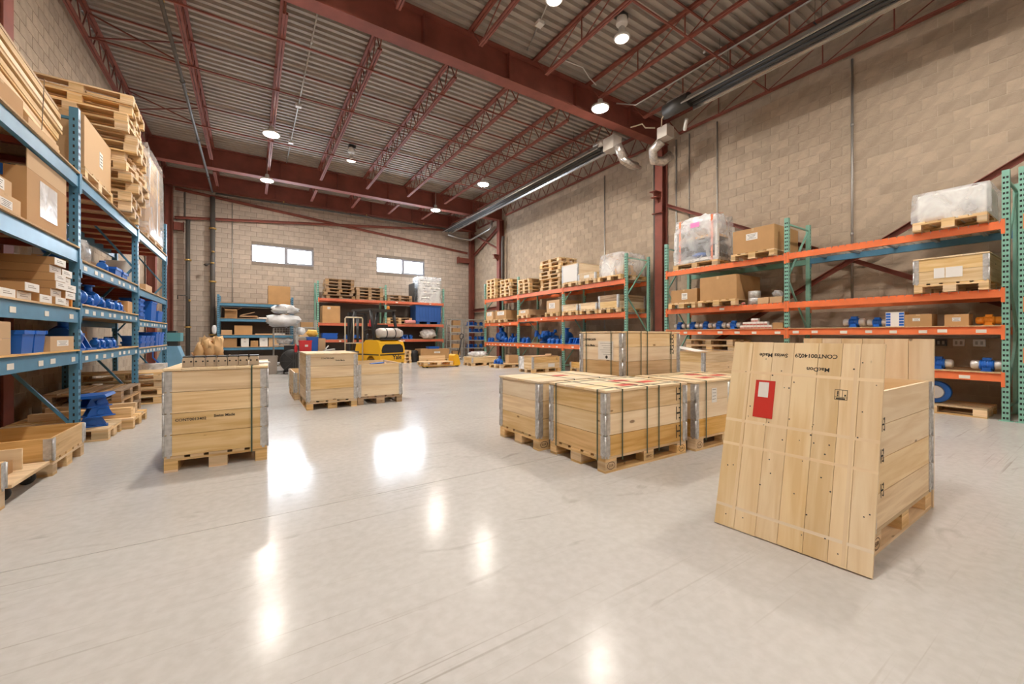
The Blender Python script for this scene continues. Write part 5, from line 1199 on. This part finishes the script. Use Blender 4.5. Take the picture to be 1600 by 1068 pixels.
# blue parts rack by the back wall
BB = rack('pallet_rack', 'small blue rack of cartons on the back wall under the left window', (-1.06, 19.3, 0), 0, [0, 2.53], .85, 2.85, [[(2.53, 'wood', 0), (1.92, 'wood', 0), (1.27, 'wood', 0), (.78, 'wood', 0)]], BLUE, BLUE, .11)
MB().lim(.05, 2.48, .866, .876, .10, 2.40).obj('dark_back_sheet', ADDEDDARK, BB)  # one more added dark sheet, behind the small blue rack
carton(1.0, 19.7, 2.53 + LS, .80, .6, .76, 'large brown carton on top of the small blue back rack', mat=KRAFT)
z = 1.92 + LS
carton(-.66, 19.6, z, .40, .5, .34, 'open-fronted brown carton at the top left of the small blue rack', mat=CARDIN, flaps=True); 
t = tag(MB().bar((-.3, 0, .03), (.3, 0, .06), .4, .03).bar((-.28, 0, .08), (.2, .05, .22), .36, .02).bar((-.2, 0, .05), (.33, 0, .02), .3, .04).obj('envelope_pile', KRAFT2, None, (-.08, 19.55, z + .04)), 'heap of brown envelopes on the small blue rack', 'envelopes')
tag(MB().lim(-.25, .25, -.2, .2, 0, .02).lim(-.2, .26, -.18, .19, .021, .05).obj('paper_stack', PAPER, None, (.47, 19.5, z)), 'white papers at the middle of the small blue rack', 'paper'); carton(.90, 19.6, z, .28, .35, .16, 'white carton right of the white papers on the small blue rack', mat=PAPER, tape=False)
carton(1.2, 19.75, z, .3, .3, .22, 'small carton at the top right of the small blue rack', mat=KRAFT2)
z = 1.27 + LS
carton(-.80, 19.5, z, .34, .3, .18, 'small carton at the left of the middle shelf, small blue rack', mat=KRAFT2); carton(-.25, 19.6, z, .60, .4, .36, 'wide paper-topped carton on the middle shelf, small blue rack', mat=KRAFT)
tag(MB().lim(-.3, .3, -.2, .2, 0, .04).obj('envelope', KRAFT2, None, (.45, 19.5, z)), 'flat brown envelope on the middle shelf, small blue rack', 'envelope'); tag(MB().lim(-.22, .22, -.2, .2, 0, .05).obj('paper_stack', PAPER, None, (.98, 19.5, z)), 'white papers at the right of the middle shelf, small blue rack', 'paper')
z = .78 + LS
for x, sx, hh, mt, lab in ((-.72, .5, .34, CARDIN, 'dark brown carton'), (-.20, .26, .34, PAPER, 'narrow white carton'), (.12, .26, .24, KRAFT, 'small brown carton'), (.44, .28, .42, PAPER, 'tall white carton'), (.80, .36, .36, KRAFT2, 'pale brown carton'), (1.2, .3, .22, KRAFT, 'low brown carton')):
    carton(x, 19.55, z, sx, .4, hh, lab + ' on the bottom shelf of the small blue rack', mat=mt, group='cartons on the bottom shelf of the small blue rack', sticker=(0, hh * .6, sx * .5, hh * .2) if mt is PAPER else None, face='-y')
sack('tied_bag', -1.185, 19.30, 1.3, (.075, .07, .17), 'white bag tied to the left upright of the small blue rack', 'bag', BAGW, 2)
# blue machine and kraft pile near the last blue upright
t = thing('strapping_machine', 'light blue machine with sloping body beside the end of the blue rack', 'machine', (-1.72, 13.6, 0))
MB().prism([(-.30, .04), (.30, .04), (.30, .5), (.14, .98), (-.14, .98), (-.30, .5)], -.30, .30, 'XZ').obj('sloping_body', LIGHTBLUE, t)
MB().lim(-.20, .20, -.26, .26, 1.10, 1.32).obj('top_cover', plain('teal_cover', (.12, .36, .42), .4), t); MB().lim(-.14, .14, -.2, .2, .98, 1.10).obj('neck', DARKSTEEL, t); MB().lim(-.10, .10, -.15, .15, 1.321, 1.37).obj('dark_knob_plate', BLACK, t)
MB().path([(-.22, -.1, 1.15), (-.34, -.2, .95), (-.33, -.32, .7), (-.2, -.34, .55)], .015, 6).obj('blue_hose', BINBLUE, t); MB().lim(-.33, .33, -.33, .33, 0, .04).obj('base_plate', DARKSTEEL, t)
KRAFTP = plain('kraft_paper', (0.62, 0.39, 0.18), 0.6, var=0.12)
kb = carton(-.92, 13.3, .0, .50, .5, .62, 'open brown carton full of crumpled kraft paper beside the light blue machine', mat=KRAFT, flaps=True)
for k in range(5): MB().blob((-.2 + .1 * k, -.05 + .1 * (k % 2), .74 + .10 * ((k * 2) % 3)), (.13, .15, .27), 30 + k, .8, 9, 6).obj('kraft_crumple', KRAFTP, kb)
carton(-.95, 14.2, 0, .5, .4, 1.20, 'tall carton standing behind the crumpled kraft paper', mat=KRAFT2)
# bin, fan drum, cart of bags, totes on a table
bin_box(.42, 15.35, 0, .62, .5, .58, 'large grey bin with black liner behind the lone left crate', GREYBIN, name='grey_bin', group=None)
t = thing('drum_fan', 'black round fan on a wheeled frame behind the tall far crate', 'fan', (1.16, 15.02, 0))
MB().lathe([(.18, -.14), (.36, -.13), (.38, -.10), (.38, .10), (.36, .13), (.18, .14)], 24, axis='Y', c=(0, -.02, .42)).obj('fan_drum', BLACK, t); MB().lim(-.25, .30, .12, .16, .05, .92).obj('dark_back_sheet', BLACK, t); MB().lim(-.27, .32, .10, .18, .92, .95).obj('grey_top_rail', GREYSHELF, t)
for k in range(8): MB().bar((0, -.165, .42), (.35 * math.cos(k * PI / 4), -.165, .42 + .35 * math.sin(k * PI / 4)), .012, .012, up=(0, 1, 0)).obj('grille_spoke', DARKSTEEL, t)
for x in (-.26, .26): MB().lathe([(.03, -.02), (.06, -.018), (.06, .018), (.03, .02)], 14, axis='X', c=(x, .0, .061)).obj('wheel', RUBBER_SHADE, t)
ct = thing('wire_cart', 'grey wire basket cart loaded with white plastic bags', 'cart', (.98, 16.0, 0))
for x in (-.33, .33):
    for y in (-.28, .28): MB().tube((x, y, .08), (x, y, 1.50), .015, 6).obj('post', GALV, ct); MB().lathe([(.02, -.015), (.04, -.012), (.04, .012), (.02, .015)], 10, axis='Y', c=(x, y, .041)).obj('caster', RUBBER_SHADE, ct)
for zz in (.3, .9, 1.25): MB().lim(-.35, .35, -.30, .30, zz, zz + .02).obj('shelf', GALV, ct)
m = MB()
for k in range(9): m.tube((-.33 + k * .0825, -.3, 1.27), (-.33 + k * .0825, -.3, 1.5), .005, 4)
for zz in (1.35, 1.43, 1.5): m.tube((-.34, -.305, zz), (.34, -.305, zz), .006, 4)
m.obj('wire_side', GALV, ct)
sack('plastic_bag', .95, 16.0, 1.52, (.50, .40, .20), 'big lower bundle of white plastic bags on the wire cart', 'bag', BAGW, 6, .45); sack('plastic_bag', 1.0, 16.0, 1.975, (.40, .34, .15), 'upper bundle of white plastic bags on the wire cart', 'bag', BAGW, 16, .55); sack('plastic_bag', 1.475, 16.02, 1.26, (.14, .2, .13), 'small white bag hanging off the right side of the wire cart', 'bag', BAGW, 9, .3)
sack('scrap_bag', .98, 15.98, .935, (.24, .2, .11), 'crumpled pale wrapping on the middle shelf of the wire cart', 'bag', FILMW, 19, .5)
tb = thing('work_table', 'dark table behind the tall far crate holding red and blue tubs', 'table', (1.95, 13.4, 0))
MB().lim(-.85, .85, -.4, .4, .72, .76).obj('table_top', DARKSTEEL, tb)
for x in (-.8, .8):
    for y in (-.35, .35): MB().lim(x - .025, x + .025, y - .025, y + .025, 0, .72).obj('leg', DARKSTEEL, tb)
bin_box(1.34, 13.25, .761, .32, .28, .34, 'red plastic tub on the dark table', REDPLASTIC, group='tubs on the dark table'); bin_box(1.56, 13.56, .761, .3, .26, .44, 'blue plastic tub behind the red tub', BINBLUE, group='tubs on the dark table')
MB().lim(-.02, .06, -.145, -.14, .16, .22).obj('white_sticker', PAPER, [q for q in C.objects if q.get('label') == 'red plastic tub on the dark table'][0])
sack('yellow_bag', 1.56, 13.56, 1.206, (.15, .12, .10), 'yellow bag bulging out of the blue tub', 'bag', plain('yellow_bag', (.80, .50, .08), .5), 8, .4)
tag(MB().lathe([(.035, 0), (.04, .01), (.04, .16), (.015, .2), (.015, .24)], 12).obj('red_bottle', REDPLASTIC, None, (1.10, 13.3, .761)), 'slim red bottle left of the red tub', 'bottle'); carton(1.83, 13.66, .761, .2, .2, .4, 'pale carton right of the blue tub', mat=KRAFT2)
tag(MB().bar((-.15, 0, .02), (.15, .05, .05), .14, .03).bar((-.1, 0, .06), (-.02, .03, .16), .03, .03).obj('white_tool', WHITEPAINT, None, (2.0, 13.3, .78)), 'white and red hand tool on the dark table', 'tool')
# grey rack of parts between wall and orange rack
def shelf_unit(x, y, sx, sy, h, levels, lab):
    t = thing('steel_shelving', lab, 'shelf', (x, y, 0), 0, 'grey steel shelving units')
    for a in (-1, 1):
        for b in (-1, 1): MB().lim(a * sx / 2 - .02, a * sx / 2 + .02, b * sy / 2 - .02, b * sy / 2 + .02, 0, h).obj('post', GREYSHELF, t)
    for zz in levels: MB().lim(-sx / 2 + .021, sx / 2 - .021, -sy / 2, sy / 2, zz - .04, zz).obj('shelf', GREYSHELF, t)
    return t
LV = (.22, .62, 1.02, 1.42, 1.76, 2.08)
shelf_unit(8.75, 18.95, .62, .5, 2.1, LV, 'narrow grey shelving left in the far right corner')
shelf_unit(9.85, 18.75, 1.05, .5, 2.1, LV, 'wide grey shelving of blue parts in the far right corner')
shelf_unit(1.95, 18.9, .7, .5, 1.9, (.4, .8, 1.2, 1.6), 'grey shelving of parts between the two back racks')
for j, zz in enumerate(LV[:5]):
    for k in range(3): casting((3, 1, 3)[(j + k) % 3], 9.53 + .32 * k, 18.72, zz + .001, PI / 2, '%s blue casting from the left on the %s shelf up, wide grey shelving' % (ORD[k], ORD[j]), 1.0, group='blue castings on the grey shelving')
for j, zz in enumerate(LV[:5]): carton(8.78, 18.9, zz + .001, .4, .36, .20 if j % 2 else .25, 'brown carton on the %s shelf up, narrow grey shelving' % ORD[j], mat=KRAFT if j % 2 else CARDIN, group='cartons on the narrow grey shelving')
for j, zz in enumerate((.4, .8, 1.2, 1.6)): carton(1.9 + .06 * (j % 2), 18.85, zz + .001, .45, .36, .2, 'carton on the %s shelf up, shelving between the back racks' % ORD[j], mat=(KRAFT, PAPER, KRAFT2, CARDIN)[j], group='cartons on the grey shelving between racks')
# ================================================================ FORKLIFT
fk = thing('forklift', 'yellow forklift with black overhead guard and gas cylinder, seen from behind', 'forklift', (3.55, 14.35, 0), math.radians(112))
# local +x is forward
cw = [(-1.02, .34), (-1.06, .46), (-1.06, .84), (-.98, 1.04), (-.84, 1.10), (-.30, 1.10), (-.18, 1.0), (-.18, .34), (-.34, .34), (-.38, .50), (-.50, .58), (-.64, .58), (-.76, .50), (-.80, .34)]
MB().prism(cw, -.50, .50, 'XZ').obj('counterweight', YELLOW, fk)
MB().prism([(-.18, .30), (.75, .30), (.75, .62), (.30, .70), (.22, 1.0), (-.18, 1.0)], -.50, .50, 'XZ').obj('side_body', YELLOW, fk)
MB().prism([(-.42, .68), (.42, .68), (.44, .76), (.40, .90), (.30, .96), (-.30, .96), (-.40, .90), (-.44, .76)], -1.072, -1.0605, 'YZ').obj('rear_grille', BLACK, fk); MB().lim(-1.066, -1.061, -.501, .501, .60, .64).obj('dark_groove', BLACK, fk)
for s in (-1, 1): MB().lim(-1.0, .3, s * .5005, s * .503, .60, .64).obj('dark_groove', BLACK, fk)
text(fk, 'Yale', .21, (-1.063, -.18, .52), TX, INK, bold=.006)
for x, r_, y in ((-.57, .23, .44), (.55, .30, .46)):
    for s in (-1, 1):
        w_ = MB().lathe([(r_ * .55, -.09), (r_ * .95, -.09), (r_, -.06), (r_, .06), (r_ * .95, .09), (r_ * .55, .09)], 22, axis='Y').obj('wheel', RUBBER_SHADE, fk, (x, s * y, r_)); MB().lathe([(.03, -.095), (r_ * .5, -.093), (r_ * .5, .093), (.03, .095)], 16, axis='Y').obj('wheel_hub', YELLOW, w_)
for s in (-1, 1):
    MB().path([(-.75, s * .46, 1.10), (-.62, s * .46, 1.6), (-.50, s * .45, 2.08)], .052, 8).obj('guard_post', BLACK, fk)
    MB().path([(.62, s * .46, .62), (.55, s * .46, 1.3), (.35, s * .45, 2.10)], .052, 8).obj('guard_post', BLACK, fk)
m = MB(); m.lim(-.60, .48, -.50, -.43, 2.08, 2.14).lim(-.60, .48, .43, .50, 2.08, 2.14).lim(-.60, -.53, -.43, .43, 2.08, 2.14).lim(.41, .48, -.43, .43, 2.08, 2.14); m.obj('overhead_guard', DARKSTEEL, fk)
for k in range(6): MB().lim(-.44 + k * .15, -.40 + k * .15, -.43, .43, 2.085, 2.125).obj('guard_bar', DARKSTEEL, fk)
gc = MB().lathe([(.05, -.50), (.15, -.46), (.175, -.38), (.175, .32), (.15, .40), (.06, .43)], 20, axis='Y', c=(-.78, -.02, 1.32)).obj('gas_cylinder', plain('cylinder_grey', (.56, .51, .46), .4, .2, nscale=8, namt=.12), fk)
for y in (-.2, .15): MB().lathe([(.18, y - .02), (.18, y + .02)], 20, axis='Y', c=(-.78, -.02, 1.32)).obj('clamp_band', DARKSTEEL, gc)
MB().lathe([(.11, -.56), (.11, -.50)], 14, axis='Y', c=(-.78, -.02, 1.32)).obj('collar_ring', ZINC, gc); MB().lim(-.95, -.62, -.42, .38, 1.10, 1.145).obj('cylinder_cradle', DARKSTEEL, fk)
MB().lim(-.45, -.05, -.25, .25, 1.0, 1.12).lim(-.50, -.42, -.24, .24, 1.12, 1.62).obj('seat', BLACK, fk)
MB().path([(.45, 0, .7), (.30, 0, 1.30)], .03, 8).obj('steering_column', BLACK, fk)
cx_ = [(.30 - .06 * math.sin(2 * PI * k / 16), .17 * math.cos(2 * PI * k / 16), 1.32 + .15 * math.sin(2 * PI * k / 16)) for k in range(17)]
MB().path(cx_, .014, 6).obj('steering_wheel', BLACK, fk)
for s in (-1, 1): MB().lim(.82, .94, s * .32 - .05, s * .32 + .05, .06, 2.06).obj('mast_rail', BLACK, fk)
for zz in (.3, 1.1, 2.0): MB().lim(.84, .92, -.27, .27, zz, zz + .06).obj('mast_crossbar', BLACK, fk)
MB().tube((.88, 0, .12), (.88, 0, 1.9), .045, 10).obj('lift_cylinder', DARKSTEEL, fk)
for s in (-1, 1): MB().lim(.97, 1.02, s * .25 - .05, s * .25 + .05, .05, .55).lim(1.02, 2.0, s * .25 - .05, s * .25 + .05, .05, .09).obj('fork', DARKSTEEL, fk)
MB().lim(.945, .969, -.46, .46, .15, .25).lim(.945, .969, -.46, .46, .45, .55).obj('carriage', DARKSTEEL, fk)
MB().lathe([(.05, 2.14), (.055, 2.15), (.05, 2.24), (.03, 2.26)], 12, c=(-.50, -.25, 0)).obj('amber_beacon', MOTORORANGE, fk)
MB().lathe([(.05, 1.55), (.055, 1.6), (.05, 1.75), (.02, 1.8)], 10, c=(-.30, .30, 0)).obj('red_bottle', REDPLASTIC, fk)
fs = thing('tube_frame', 'cream tubular steel frame standing left of the forklift mast', 'frame', (2.78, 13.92, 0), .12)
MB().path([(-.22, 0, 0), (-.22, 0, 1.80), (-.19, 0, 1.84), (.31, 0, 1.84), (.34, 0, 1.80), (.34, 0, 0)], .022, 8).obj('outer_tube', CREAM, fs)
MB().tube((.05, 0, 1.84), (.05, 0, 1.0), .016, 8).obj('inner_tube', CREAM, fs); MB().tube((-.22, 0, 1.0), (.34, 0, 1.0), .016, 8).obj('cross_tube', CREAM, fs); MB().tube((-.22, 0, .3), (.34, 0, .3), .016, 8).obj('cross_tube', CREAM, fs)
